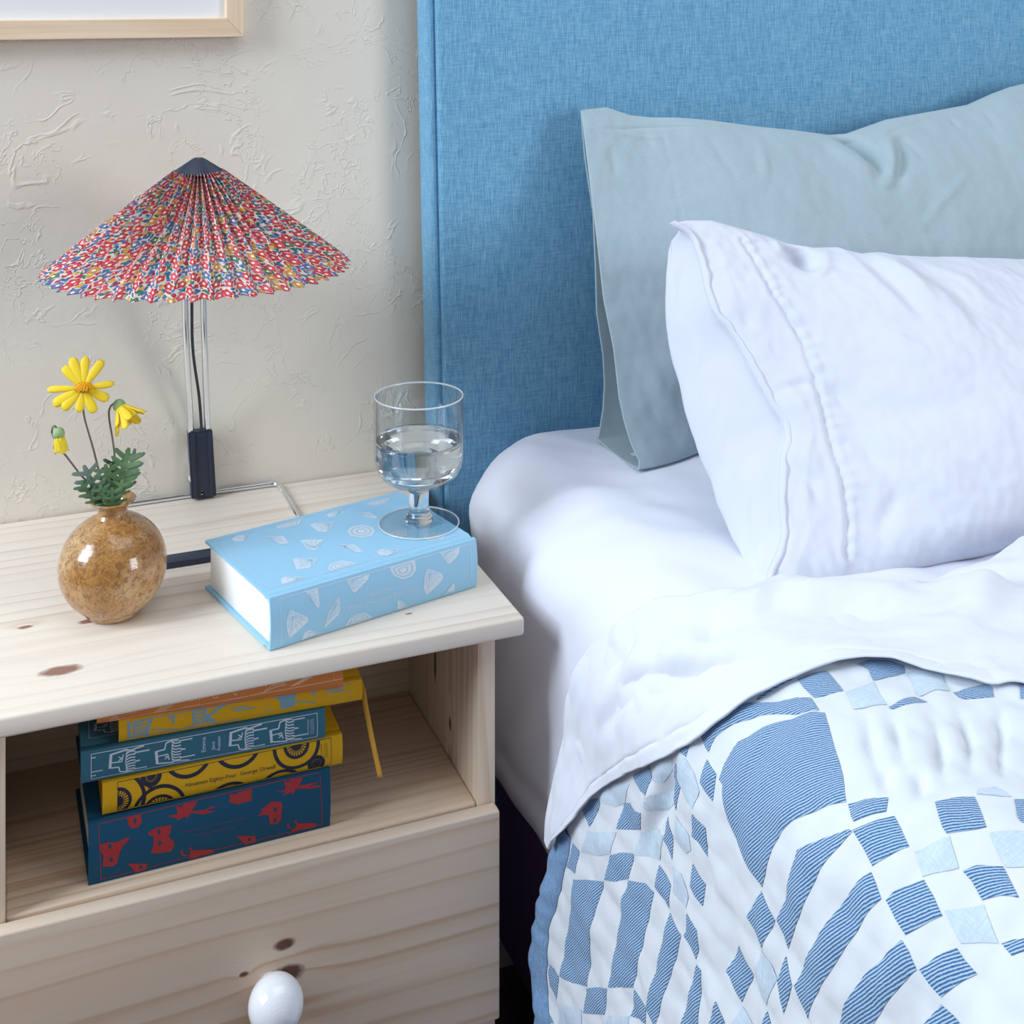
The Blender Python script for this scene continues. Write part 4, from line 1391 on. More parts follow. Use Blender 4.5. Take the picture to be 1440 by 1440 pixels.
def daisy_nodding():
    f = thing('nodding_yellow_daisy', 'nodding yellow daisy with folded petals on a bent stem, rightmost flower in the vase', 'flower', (VX, VY, TOPZ + 0.03))
    off = Vector((0, 0, -0.03))
    tube('stem', [(0.003, 0, 0), fl((0.1110, 1.224, 0.722)) + off, fl((0.1088, 1.218, 0.765)) + off, fl((0.1042, 1.216, 0.797)) + off, fl((0.1045, 1.2155, 0.8065)) + off, fl((0.1075, 1.215, 0.8105)) + off, fl((0.1115, 1.215, 0.8105)) + off], 0.00085, M['stem'], f, 8, 50)
    c = fl((0.1125, 1.2145, 0.8085)) + off
    ax = Vector((0.48, -0.42, -0.74)).normalized()
    bm = bmesh.new()
    bmesh.ops.create_uvsphere(bm, u_segments=16, v_segments=10, radius=0.0056, matrix=Matrix.Translation(c))
    from_bm('sepals', bm, M['sepal'], f, True)
    s1 = ax.orthogonal().normalized()
    s2 = ax.cross(s1)
    for k in range(12):
        a = 2 * math.pi * k / 12 + 0.2
        d = s1 * math.cos(a) + s2 * math.sin(a)
        add_petal(f, c + d * 0.0045 + ax * 0.002, ax * 1.0 + d * (0.42 if k % 2 else 0.62), d, 0.0165 + 0.003 * (k % 3), 0.0080, 0.06)
    disc(f, c + ax * 0.006, ax, 0.0050)


def daisy_bud():
    f = thing('yellow_daisy_bud', 'half-closed yellow daisy bud drooping on the left of the vase', 'flower', (VX, VY, TOPZ + 0.03))
    off = Vector((0, 0, -0.03))
    tube('stem', [(-0.003, 0, 0), fl((0.0975, 1.223, 0.722)) + off, fl((0.0790, 1.218, 0.752)) + off, fl((0.0640, 1.2175, 0.775)) + off, fl((0.0572, 1.217, 0.788)) + off, fl((0.0563, 1.216, 0.7935)) + off, fl((0.0580, 1.2155, 0.7972)) + off, fl((0.0605, 1.215, 0.7945)) + off], 0.00085, M['stem'], f, 8, 60)
    c = fl((0.0618, 1.2145, 0.7900)) + off
    ax = Vector((0.16, -0.10, -1)).normalized()
    bm = bmesh.new()
    bmesh.ops.create_uvsphere(bm, u_segments=16, v_segments=10, radius=0.0052, matrix=Matrix.Translation(c) @ Matrix.Diagonal((1, 1, 1.05, 1)))
    from_bm('sepals', bm, M['sepal'], f, True)
    s1 = ax.orthogonal().normalized()
    s2 = ax.cross(s1)
    for k in range(9):
        a = 2 * math.pi * k / 9 + 0.4
        d = s1 * math.cos(a) + s2 * math.sin(a)
        add_petal(f, c + d * 0.0040 + ax * 0.003, ax + d * (0.10 if k != 2 else 0.45), d, 0.0125 + 0.002 * (k % 2), 0.0050, 0.02)


def leaf_outline(L, W, lobes):
    """pinnately lobed leaf outline: narrow stalk, finger lobes pointing up and out"""
    right = [(0.0007, 0.0)]
    for i in range(lobes):
        u = 0.34 + 0.50 * i / max(lobes - 1, 1)
        reach = W * (0.62 + 0.38 * math.sin(math.pi * (0.25 + 0.6 * i / lobes)))
        y = u * L
        core = W * 0.20 * (1 - 0.3 * i / lobes)
        right += [(core, y - 0.055 * L), (reach * 0.86, y + 0.06 * L), (reach, y + 0.115 * L), (reach * 0.82, y + 0.135 * L), (core * 1.15, y + 0.045 * L)]
    right += [(W * 0.15, 0.93 * L), (W * 0.10, 0.99 * L)]
    pts = right + [(0, L)] + [(-x, y + 0.012 * L) for x, y in right[::-1]]
    return pts


def leaf(parent, base, tip, up, W, lobes, bend, mat, name='leaf'):
    base, tip = Vector(base), Vector(tip)
    d = tip - base
    L = d.length
    pts = leaf_outline(L, W, lobes)
    tri = tessellate_polygon([[Vector((x, y, 0)) for x, y in pts]])
    R = np.array(orient(d, up))
    V = []
    for x, y in pts:
        u = y / L
        V.append(np.array([x, y, bend * L * math.sin(math.pi * u) + 0.5 * abs(x) * 0.5]) @ R.T + np.array(base))
    o = mesh(name, V, [tuple(t_) for t_ in tri], mat, parent, False)
    sm = o.modifiers.new('thickness', 'SOLIDIFY')
    sm.thickness = 0.0008
    sm.offset = 0
    return o


def sprig(label, leaves):
    s = thing('leaf_sprig', label, 'foliage', (VX, VY, TOPZ + 0.03), group='daisy leaves in the bud vase')
    off = Vector((0, 0, -0.03))
    b0 = leaves[0][0]
    tube('stalk', [(0.0, 0.0, 0.0), fl(b0) + off], 0.0012, M['leaf'], s, 6, 8)
    for (b_, t_, up, W, lb, bend, m) in leaves:
        leaf(s, fl(b_) + off, fl(t_) + off, up, W, lb, bend, M[m])


daisy_open()
daisy_nodding()
daisy_bud()
sprig('lobed green leaves reaching highest on the right of the vase mouth', [((0.1085, 1.224, 0.716), (0.1215, 1.219, 0.7685), (-0.1, -1, 0.1), 0.0140, 5, 0.04, 'leaf'), ((0.1115, 1.228, 0.716), (0.1275, 1.228, 0.7640), (0.3, -1, 0), 0.0110, 4, 0.05, 'leaf_grey')])
sprig('lobed grey-green leaves standing in the middle of the vase mouth', [((0.1060, 1.222, 0.717), (0.1010, 1.215, 0.7580), (0.1, -1, 0.1), 0.0125, 4, -0.04, 'leaf'), ((0.1070, 1.226, 0.717), (0.1100, 1.226, 0.7600), (0, -1, 0.2), 0.0115, 4, 0.03, 'leaf_grey')])
sprig('lobed dark leaves leaning left out of the vase mouth', [((0.1010, 1.224, 0.716), (0.0830, 1.218, 0.7585), (-0.2, -1, 0.2), 0.0130, 4, 0.06, 'leaf_grey'), ((0.0985, 1.222, 0.716), (0.0800, 1.216, 0.7450), (-0.3, -1, 0.3), 0.0085, 3, 0.03, 'leaf')])
sprig('short green leaves low at the front of the vase mouth', [((0.1030, 1.217, 0.714), (0.0960, 1.210, 0.7420), (0, -1, 0.2), 0.0090, 3, 0.03, 'leaf'), ((0.1100, 1.217, 0.714), (0.1150, 1.211, 0.7440), (0, -1, 0.2), 0.0090, 3, 0.03, 'leaf'), ((0.1065, 1.216, 0.714), (0.1060, 1.209, 0.7390), (0, -1, 0.2), 0.0085, 3, 0.02, 'leaf')])

# ------------------------------------------------------------------ books
TEAL_RED=[[(0.0088,0.0328),(0.0147,0.0332),(0.0202,0.0315),(0.0250,0.0324),(0.0320,0.0336),(0.0306,0.0310),(0.0264,0.0270),(0.0237,0.0220),(0.0219,0.0138),(0.0188,0.0124),(0.0109,0.0144),(0.0116,0.0236),(0.0088,0.0285)],
[(0.0299,0.0117),(0.0460,0.0073),(0.0450,0.0021),(0.0369,0.0016),(0.0334,0.0079)],
[(0.0299,0.0485),(0.0348,0.0488),(0.0411,0.0477),(0.0415,0.0421),(0.0390,0.0391),(0.0334,0.0394),(0.0313,0.0424)],
[(0.0464,0.0333),(0.0531,0.0357),(0.0649,0.0350),(0.0641,0.0286),(0.0624,0.0269),(0.0666,0.0214),(0.0674,0.0169),(0.0645,0.0132),(0.0552,0.0140),(0.0485,0.0157),(0.0510,0.0238),(0.0506,0.0290),(0.0471,0.0313)],
[(0.0616,0.0427),(0.0702,0.0418),(0.0688,0.0487),(0.0731,0.0462),(0.0753,0.0486),(0.0868,0.0481),(0.0817,0.0420),(0.0904,0.0406),(0.0992,0.0422),(0.0992,0.0408),(0.0926,0.0394),(0.0992,0.0385),(0.0992,0.0371),(0.0912,0.0371),(0.0810,0.0407),(0.0781,0.0370),(0.0753,0.0391),(0.0702,0.0370),(0.0695,0.0390)],
[(0.0724,0.0120),(0.0738,0.0123),(0.0745,0.0085),(0.0796,0.0050),(0.0810,0.0091),(0.0789,0.0118),(0.0810,0.0131),(0.0817,0.0096),(0.0992,0.0053),(0.0992,0.0023),(0.0817,0.0015),(0.0789,0.0019),(0.0803,0.0041),(0.0738,0.0068)],
[(0.1131,0.0478),(0.1190,0.0468),(0.1205,0.0477),(0.1316,0.0482),(0.1308,0.0390),(0.1190,0.0390),(0.1127,0.0416)],
[(0.1514,0.0428),(0.1587,0.0412),(0.1603,0.0432),(0.1587,0.0483),(0.1627,0.0466),(0.1643,0.0486),(0.1757,0.0476),(0.1716,0.0422),(0.1773,0.0416),(0.1871,0.0418),(0.1879,0.0408),(0.1797,0.0403),(0.1904,0.0382),(0.1904,0.0370),(0.1814,0.0375),(0.1724,0.0396),(0.1684,0.0401),(0.1667,0.0361),(0.1647,0.0382),(0.1571,0.0375),(0.1603,0.0392)],
[(0.1419,0.0316),(0.1482,0.0348),(0.1555,0.0328),(0.1575,0.0287),(0.1559,0.0227),(0.1563,0.0178),(0.1530,0.0146),(0.1466,0.0154),(0.1455,0.0236),(0.1419,0.0253),(0.1359,0.0251),(0.1387,0.0276),(0.1395,0.0306)],
[(0.1611,0.0119),(0.1627,0.0123),(0.1635,0.0081),(0.1667,0.0061),(0.1700,0.0089),(0.1675,0.0127),(0.1692,0.0143),(0.1704,0.0104),(0.1863,0.0066),(0.1875,0.0039),(0.1846,0.0026),(0.1692,0.0035),(0.1627,0.0027),(0.1667,0.0053),(0.1619,0.0081)],
[(0.1178,0.0129),(0.1343,0.0085),(0.1347,0.0025),(0.1260,0.0022),(0.1221,0.0079)],
[(0.0934,0.0072),(0.0972,0.0059),(0.1007,0.0023),(0.0934,0.0018)]]
TEAL_DOTS=[[(0.0164,0.0295)],
[(0.0174,0.0188)],
[(0.0549,0.0320)],
[(0.0556,0.0227)],
[(0.0362,0.0445)],
[(0.0408,0.0057)],
[(0.1510,0.0274)],
[(0.1510,0.0183)],
[(0.1292,0.0066)]]
TEAL_LINES=[[(0.0078,0.0467),(0.0098,0.0025)],
[(0.0078,0.0481),(0.0934,0.0493),(0.1888,0.0487)],
[(0.1900,0.0476),(0.1920,0.0036)],
[(0.0105,0.0030),(0.0934,0.0049),(0.1920,0.0036)],
[(0.0738,0.0270),(0.1260,0.0267)],
[(0.0832,0.0218),(0.1182,0.0207)],
[(0.0934,0.0408),(0.1026,0.0409)],
[(0.0934,0.0384),(0.1018,0.0372)]]
YEL_BLUE=[[(0.0064,0.0146),(0.0115,0.0153),(0.0091,0.0120),(0.0099,0.0030),(0.0068,0.0019),(0.0068,0.0116)],
[(0.0111,0.0149),(0.0134,0.0145),(0.0131,0.0024),(0.0111,0.0019)],
[(0.0134,0.0149),(0.0201,0.0162),(0.0209,0.0148),(0.0138,0.0132)],
[(0.0134,0.0125),(0.0217,0.0135),(0.0217,0.0122),(0.0138,0.0110)],
[(0.0138,0.0100),(0.0217,0.0108),(0.0217,0.0096),(0.0138,0.0086)],
[(0.0138,0.0080),(0.0217,0.0082),(0.0217,0.0069),(0.0138,0.0063)],
[(0.0138,0.0055),(0.0217,0.0053),(0.0217,0.0037),(0.0138,0.0035)],
[(0.0209,0.0165),(0.0276,0.0153),(0.0256,0.0124),(0.0237,0.0086),(0.0240,0.0020),(0.0213,0.0009),(0.0209,0.0091),(0.0233,0.0128)],
[(0.0391,0.0157),(0.0447,0.0151),(0.0443,0.0090),(0.0423,0.0090),(0.0419,0.0127)],
[(0.0587,0.0164),(0.0619,0.0174),(0.0611,0.0048),(0.0591,0.0064)],
[(0.0619,0.0170),(0.0679,0.0172),(0.0679,0.0156),(0.0619,0.0150)],
[(0.0619,0.0137),(0.0679,0.0143),(0.0679,0.0131),(0.0619,0.0125)],
[(0.0619,0.0113),(0.0687,0.0117),(0.0687,0.0103),(0.0619,0.0100)],
[(0.0619,0.0088),(0.0704,0.0094),(0.0704,0.0077),(0.0619,0.0074)],
[(0.0619,0.0063),(0.0728,0.0069),(0.0728,0.0052),(0.0619,0.0047)],
[(0.0679,0.0172),(0.0712,0.0166),(0.0716,0.0108),(0.0776,0.0060),(0.0772,0.0032),(0.0704,0.0052),(0.0683,0.0097)],
[(0.0716,0.0120),(0.0842,0.0177),(0.0874,0.0167),(0.0728,0.0097)],
[(0.0248,0.0084),(0.0470,0.0036),(0.0470,0.0024),(0.0248,0.0072)],
[(0.0526,0.0034),(0.0631,0.0057),(0.0639,0.0047),(0.0534,0.0021)],
[(0.1279,0.0175),(0.1332,0.0188),(0.1473,0.0190),(0.1482,0.0162),(0.1446,0.0142),(0.1442,0.0063),(0.1327,0.0047),(0.1314,0.0129),(0.1279,0.0157)],
[(0.1204,0.0051),(0.1218,0.0102),(0.1231,0.0055)],
[(0.1571,0.0178),(0.1598,0.0165),(0.1634,0.0163),(0.1625,0.0107),(0.1607,0.0123)],
[(0.1446,0.0111),(0.1625,0.0062),(0.1625,0.0053),(0.1446,0.0097)]]
YEL_LINES=[[(0.0064,0.0158),(0.0989,0.0251)],
[(0.0871,0.0179),(0.1923,0.0199)],
[(0.1927,0.0194),(0.1927,0.0059)],
[(0.0068,0.0027),(0.0989,0.0026)],
[(0.0905,0.0130),(0.1043,0.0132)],
[(0.0931,0.0108),(0.1104,0.0108)],
[(0.1714,0.0145),(0.1868,0.0146)],
[(0.1723,0.0121),(0.1877,0.0122)]]
ORANGE_LINES=[[(0.0089,0.0055),(0.0093,0.0006),(0.0357,0.0029),(0.1157,0.0054)],
[(0.1039,0.0052),(0.2017,0.0086)],
[(0.1941,0.0150),(0.1941,0.0088)],
[(0.0100,0.0037),(0.0147,0.0054),(0.0174,0.0038)],
[(0.0100,0.0021),(0.0147,0.0038),(0.0178,0.0017)],
[(0.0174,0.0017),(0.0193,0.0079)],
[(0.0190,0.0015),(0.0209,0.0077)],
[(0.0205,0.0016),(0.0228,0.0078)],
[(0.0221,0.0014),(0.0240,0.0080)],
[(0.0236,0.0016),(0.0263,0.0068)],
[(0.0256,0.0013),(0.0279,0.0062)],
[(0.0283,0.0016),(0.0295,0.0063)],
[(0.0451,0.0031),(0.0514,0.0082)],
[(0.0467,0.0028),(0.0530,0.0080)],
[(0.0483,0.0030),(0.0554,0.0080)],
[(0.0503,0.0031),(0.0578,0.0081)],
[(0.0530,0.0035),(0.0609,0.0084)],
[(0.0641,0.0091),(0.0697,0.0042)],
[(0.0665,0.0092),(0.0713,0.0044)],
[(0.0689,0.0092),(0.0729,0.0045)],
[(0.0749,0.0042),(0.0737,0.0089)],
[(0.0769,0.0043),(0.0761,0.0090)],
[(0.0793,0.0044),(0.0789,0.0089)],
[(0.0817,0.0048),(0.0813,0.0090)],
[(0.1236,0.0062),(0.1266,0.0114)],
[(0.1262,0.0062),(0.1297,0.0118)],
[(0.1288,0.0067),(0.1327,0.0118)],
[(0.1314,0.0067),(0.1366,0.0116)],
[(0.1331,0.0069),(0.1418,0.0113),(0.1522,0.0115)],
[(0.1348,0.0071),(0.1435,0.0097),(0.1531,0.0105)],
[(0.1522,0.0133),(0.1575,0.0085)],
[(0.1540,0.0134),(0.1592,0.0087)],
[(0.1583,0.0088),(0.1645,0.0114),(0.1698,0.0138)],
[(0.1601,0.0090),(0.1662,0.0112),(0.1724,0.0138)],
[(0.1627,0.0091),(0.1698,0.0115),(0.1750,0.0139)],
[(0.0921,0.0094),(0.0954,0.0081),(0.0970,0.0099)],
[(0.1091,0.0101),(0.1116,0.0080),(0.1120,0.0097)]]
GEM_SPINE=[[(0.0139,0.0233),(0.0180,0.0310),(0.0333,0.0212),(0.0346,0.0170),(0.0201,0.0078),(0.0174,0.0073),(0.0146,0.0144)],
[(0.0312,0.0426),(0.0445,0.0416),(0.0452,0.0262),(0.0424,0.0263)],
[(0.0637,0.0314),(0.0651,0.0208),(0.0637,0.0147),(0.0508,0.0061),(0.0501,0.0082),(0.0544,0.0211)],
[(0.0716,0.0422),(0.0951,0.0414),(0.0929,0.0368),(0.0796,0.0292),(0.0767,0.0312)],
[(0.0291,0.0002),(0.0319,0.0083),(0.0367,0.0088),(0.0438,0.0049),(0.0501,0.0006),(0.0395,-0.0000)],
[(0.1221,0.0113),(0.1306,0.0071),(0.1375,0.0012),(0.1237,0.0012)],
[(0.1507,0.0272),(0.1539,0.0317),(0.1681,0.0241),(0.1705,0.0194),(0.1665,0.0150),(0.1554,0.0085),(0.1523,0.0080),(0.1492,0.0168)],
[(0.1681,0.0417),(0.1898,0.0418),(0.1874,0.0355),(0.1777,0.0298),(0.1745,0.0313)],
[(0.1713,0.0016),(0.1785,0.0092),(0.1825,0.0122),(0.1838,0.0023)]]
ROSE_SPINE=[[(0.0709,0.0005),(0.0738,0.0068),(0.0811,0.0100),(0.0899,0.0089),(0.0973,0.0029),(0.0966,0.0003),(0.0840,-0.0006)],
[(0.1153,0.0402),(0.1183,0.0341),(0.1275,0.0285),(0.1367,0.0287),(0.1421,0.0334),(0.1414,0.0418),(0.1275,0.0421),(0.1168,0.0422)]]
BLUE_BORDER=[[(0.0098,0.0026),(0.0085,0.0396),(0.2012,0.0359),(0.2004,0.0024)]]
BLUE_TEXT=[[(0.0936,0.0222),(0.1168,0.0213)],
[(0.0724,0.0165),(0.1398,0.0150)],
[(0.1922,0.0247),(0.1922,0.0124)]]
GEM_TOP=[[(0.0207,0.1339),(0.0280,0.1396),(0.0422,0.1379),(0.0279,0.1235),(0.0222,0.1258)],
[(0.0476,0.1231),(0.0635,0.1119),(0.0605,0.0926),(0.0530,0.0979),(0.0492,0.1112)],
[(0.0944,0.1208),(0.1004,0.1223),(0.1178,0.1130),(0.1010,0.0966),(0.0948,0.1009)],
[(0.0715,0.0928),(0.0748,0.0933),(0.0906,0.0822),(0.0746,0.0645),(0.0688,0.0711)],
[(0.1195,0.1350),(0.1295,0.1398),(0.1401,0.1372),(0.1244,0.1257),(0.1185,0.1269)],
[(0.1444,0.1246),(0.1558,0.1155),(0.1577,0.0993),(0.1524,0.0974),(0.1464,0.1103)],
[(0.0960,0.0651),(0.1087,0.0562),(0.1079,0.0359),(0.1021,0.0400),(0.0988,0.0527)],
[(0.1176,0.0292),(0.1243,0.0322),(0.1406,0.0208),(0.1229,0.0152),(0.1163,0.0214)],
[(0.0486,0.0598),(0.0525,0.0596),(0.0685,0.0484),(0.0536,0.0342),(0.0419,0.0376)],
[(0.0221,0.0278),(0.0274,0.0311),(0.0413,0.0190),(0.0280,0.0166),(0.0195,0.0181)]]
ROSE_TOP=[[(0.0664,0.1377),(0.0742,0.1435),(0.0951,0.1393),(0.0877,0.1284),(0.0785,0.1263),(0.0678,0.1298)],
[(0.1171,0.0864),(0.1247,0.0939),(0.1356,0.0925),(0.1417,0.0820),(0.1392,0.0710),(0.1313,0.0633),(0.1209,0.0652),(0.1147,0.0750)],
[(0.1629,0.1345),(0.1715,0.1440),(0.1919,0.1360),(0.1782,0.1239),(0.1682,0.1260)],
[(0.0646,0.0216),(0.0716,0.0313),(0.0835,0.0314),(0.0918,0.0172),(0.0755,0.0164),(0.0663,0.0171)],
[(0.1461,0.0595),(0.1577,0.0612),(0.1636,0.0527),(0.1586,0.0442),(0.1481,0.0445),(0.1436,0.0515)],
[(0.1684,0.0319),(0.1776,0.0363),(0.1868,0.0336),(0.1898,0.0244),(0.1816,0.0183),(0.1692,0.0227)]]
TOP_BORDER=[[(0.0070,0.0132),(0.0077,0.1377),(0.2053,0.1393),(0.2014,0.0289),(0.0070,0.0132)]]



def spine_y(v, T):
    return 0.0012 - 0.0030 * (1 - (2 * v / T - 1) ** 2)


def make_book(name, label, loc, rotz, L, D, T, cover_mat, group=None, boards=0.0026):
    b = thing(name, label, 'book', loc, rotz, group)
    g = 0.0016
    vs = np.linspace(0.0004, T - 0.0004, 13)
    outer = [(D, 0), (0.0135, 0), (0.0115, g * 0.7), (0.0095, g), (0.0075, g * 0.6), (0.0055, 0.0001), (0.003, 0.0)]
    outer += [(spine_y(v, T), v) for v in vs]
    outer += [(0.003, T), (0.0055, T - 0.0001), (0.0075, T - g * 0.6), (0.0095, T - g), (0.0115, T - g * 0.7), (0.0135, T), (D, T)]
    inner = [(D, T - boards), (0.0135, T - boards), (0.0095, T - boards - g), (0.0050, T - boards - 0.0004), (0.0034, T - boards - 0.002)]
    inner += [(spine_y(v, T) + 0.0024, v) for v in np.linspace(T - 0.006, 0.006, 7)]
    inner += [(0.0034, boards + 0.002), (0.0050, boards + 0.0004), (0.0095, boards + g), (0.0135, boards), (D, boards)]
    P = outer + inner
    n = len(P)
    V = [(0.0, y, z) for y, z in P] + [(L, y, z) for y, z in P]
    tri = tessellate_polygon([[Vector((y, z, 0)) for y, z in P]])
    F = [tuple(t_) for t_ in tri] + [tuple(i + n for i in t_)[::-1] for t_ in tri]
    for i in range(n):
        j = (i + 1) % n
        F.append((i, i + n, j + n, j))
    bm = bmesh.new()
    bv = [bm.verts.new(v) for v in V]
    for f in F:
        bm.faces.new([bv[i] for i in f])
    c = from_bm('cover', bm, cover_mat, b, True)
    c.data.set_sharp_from_angle(angle=math.radians(35))
    pb = box('page_block', (0.0035, 0.0052, boards + 0.0001), (L - 0.0035, D - 0.004, T - boards - 0.0001), M['paper'], b, 0.0006)
    return b


def spine_map(T, eps=0.00018):
    return lambda x, v: (x, spine_y(min(max(v, 0), T), T) - eps, v)


def top_map(T, eps=0.00018):
    return lambda x, y: (x, y, T + eps)


def decal(parent, polys, fmap, mat, name='print', holes=()):
    V, F = [], []
    for p in polys:
        if len(p) < 3:
            continue
        loops = [p]
        for hx, hy in holes:
            if min(q[0] for q in p) < hx < max(q[0] for q in p) and min(q[1] for q in p) < hy < max(q[1] for q in p):
                loops.append([(hx + 0.0014 * math.cos(a), hy - 0.0019 * math.sin(a)) for a in np.linspace(0, 2 * math.pi, 11)[:-1]])
        if len(loops) == 1 and len(p) <= 4:
            tri = [tuple(range(len(p)))]
        else:
            tri = tessellate_polygon([[Vector((x * 100, y * 100, 0)) for x, y in lp] for lp in loops])
        k = len(V)
        V += [fmap(x, y) for lp in loops for x, y in lp]
        F += [tuple(i + k for i in t_) for t_ in tri]
    return mesh(name, V, F, mat, parent, False)


def densify(p, st=0.003):
    out = []
    for i in range(len(p)):
        a, b = p[i], p[(i + 1) % len(p)]
        m = max(1, int(math.hypot(b[0] - a[0], b[1] - a[1]) / st))
        out += [(a[0] + (b[0] - a[0]) * k / m, a[1] + (b[1] - a[1]) * k / m) for k in range(m)]
    return out


def stroke(line, w):
    """polyline as short quads"""
    out = []
    for a, b in zip(line[:-1], line[1:]):
        d = math.hypot(b[0] - a[0], b[1] - a[1])
        if d < 1e-7:
            continue
        ux, uy = (b[0] - a[0]) / d, (b[1] - a[1]) / d
        m = max(1, int(d / 0.004))
        for k in range(m):
            p = (a[0] + ux * d * k / m, a[1] + uy * d * k / m)
            q = (a[0] + ux * d * (k + 1.04) / m, a[1] + uy * d * (k + 1.04) / m)
            out.append([(p[0] - uy * w / 2, p[1] + ux * w / 2), (p[0] + uy * w / 2, p[1] - ux * w / 2), (q[0] + uy * w / 2, q[1] - ux * w / 2), (q[0] - uy * w / 2, q[1] + ux * w / 2)])
    return out


def clip(poly, x0, x1, y0, y1):
    """Sutherland-Hodgman against a rectangle (convex pieces)"""
    def half(p, ins, cut):
        r = []
        for i in range(len(p)):
            a, b = p[i - 1], p[i]
            if ins(b):
                if not ins(a): r.append(cut(a, b))
                r.append(b)
            elif ins(a):
                r.append(cut(a, b))
        return r

    def cx(v): return lambda a, b: (v, a[1] + (b[1] - a[1]) * (v - a[0]) / (b[0] - a[0]))
    def cy(v): return lambda a, b: (a[0] + (b[0] - a[0]) * (v - a[1]) / (b[1] - a[1]), v)
    p = half(poly, lambda q: q[0] >= x0, cx(x0))
    if p: p = half(p, lambda q: q[0] <= x1, cx(x1))
    if p: p = half(p, lambda q: q[1] >= y0, cy(y0))
    if p: p = half(p, lambda q: q[1] <= y1, cy(y1))
    return p


def annulus(cx, cy, r0, r1, n=48):
    out = []
    for k in range(n):
        a, b = 2 * math.pi * k / n, 2 * math.pi * (k + 1) / n
        if r0 > 0:
            out.append([(cx + r0 * math.cos(a), cy + r0 * math.sin(a)), (cx + r1 * math.cos(a), cy + r1 * math.sin(a)), (cx + r1 * math.cos(b), cy + r1 * math.sin(b)), (cx + r0 * math.cos(b), cy + r0 * math.sin(b))])
        else:
            out.append([(cx, cy), (cx + r1 * math.cos(a), cy + r1 * math.sin(a)), (cx + r1 * math.cos(b), cy + r1 * math.sin(b))])
    return out


def text_polys(txt, size, pos, angle=0.0, width=None, align='LEFT', spacing=1.0):
    cu = bpy.data.curves.new('lettering', 'FONT')
    cu.body = txt
    cu.size = size
    cu.align_x = align
    cu.space_character = spacing
    cu.resolution_u = 2
    ob = bpy.data.objects.new('lettering', cu)
    COL.objects.link(ob)
    dg = bpy.context.evaluated_depsgraph_get()
    dg.update()
    me = ob.evaluated_get(dg).to_mesh()
    vs = [(v.co.x, v.co.y) for v in me.vertices]
    fs = [list(p.vertices) for p in me.polygons]
    w = max(v[0] for v in vs) - min(v[0] for v in vs) if vs else 1
    ob.evaluated_get(dg).to_mesh_clear()
    bpy.data.objects.remove(ob)
    bpy.data.curves.remove(cu)
    sx = width / w if width else 1.0
    ca, sa = math.cos(angle), math.sin(angle)
    T_ = [(pos[0] + (x * sx) * ca - y * sa, pos[1] + (x * sx) * sa + y * ca) for x, y in vs]
    return [[T_[i] for i in f] for f in fs]


def gem_lines(p):
    """facet lines of a gem: from a hub to points round its outline, and an inner girdle"""
    cx = sum(q[0] for q in p) / len(p)
    cy = sum(q[1] for q in p) / len(p)
    far = max(p, key=lambda q: (q[0] - cx) ** 2 + (q[1] - cy) ** 2)
    hub = (cx + 0.55 * (far[0] - cx), cy + 0.55 * (far[1] - cy))
    out = []
    for q in densify(p, 0.0050):
        out += stroke([hub, (hub[0] + 0.93 * (q[0] - hub[0]), hub[1] + 0.93 * (q[1] - hub[1]))], 0.00030)
    ring_ = [(hub[0] + 0.62 * (q[0] - hub[0]), hub[1] + 0.62 * (q[1] - hub[1])) for q in p]
    return out + stroke(ring_ + ring_[:1], 0.00030)


def rosette(p):
    cx = sum(q[0] for q in p) / len(p)
    cy = sum(q[1] for q in p) / len(p)
    d = densify(p, 0.003)
    out = []
    for s0, s1 in ((0.0, 0.30), (0.36, 0.68), (0.74, 1.0)):
        for i in range(len(d)):
            a, b = d[i], d[(i + 1) % len(d)]
            f = 0.93 if s0 else 1.0
            q = [(cx + (a[0] - cx) * s0, cy + (a[1] - cy) * s0), (cx + (a[0] - cx) * s1, cy + (a[1] - cy) * s1), (cx + (b[0] - cx) * s1, cy + (b[1] - cy) * s1), (cx + (b[0] - cx) * s0, cy + (b[1] - cy) * s0)]
            if s0 == 0: q = q[:3]
            mx, my = sum(v[0] for v in q) / len(q), sum(v[1] for v in q) / len(q)
            out.append([(mx + f * (v[0] - mx), my + f * (v[1] - my)) for v in q])
    return out


def clothbound(name, a, b=None):
    t = NT(name)
    v = t.coord()
    n = t.noise(t.mapping(v, (1800, 300, 1800)), 1.0, 1.0)
    t.color(t.mix(t.ramp(n, [(0.35, 0.0), (0.65, 0.5)]), a, b or a))
    t.rough(0.72)
    t.set(Specular_IOR_Level=0.3)
    t.bump(n, 0.15, 0.0003)
    return t.m


M['b_blue'] = clothbound('book_cloth_sky_blue', srgb(154, 202, 230), srgb(164, 210, 236))
M['b_teal'] = clothbound('book_cloth_deep_teal', srgb(16, 74, 104), srgb(22, 84, 114))
M['b_yellow'] = clothbound('book_cloth_yellow', srgb(218, 166, 18), srgb(226, 176, 30))
M['b_emma'] = clothbound('book_cloth_blue_teal', srgb(56, 112, 134), srgb(66, 122, 142))
M['b_orange'] = clothbound('book_cloth_orange', srgb(208, 124, 62), srgb(216, 134, 72))
M['i_white'] = plain('pale_print', srgb(208, 222, 234), 0.6)
M['i_gem'] = plain('pale_grey_blue_print', srgb(210, 226, 238), 0.6)
M['i_navy'] = plain('navy_print', srgb(30, 32, 52), 0.6)
M['i_red'] = plain('red_print', srgb(164, 40, 44), 0.6)
M['i_ltblue'] = plain('light_blue_print', srgb(126, 164, 182), 0.6)
M['i_cream'] = plain('cream_print', srgb(232, 204, 172), 0.6)

STK = 'clothbound books stacked on the nightstand shelf'
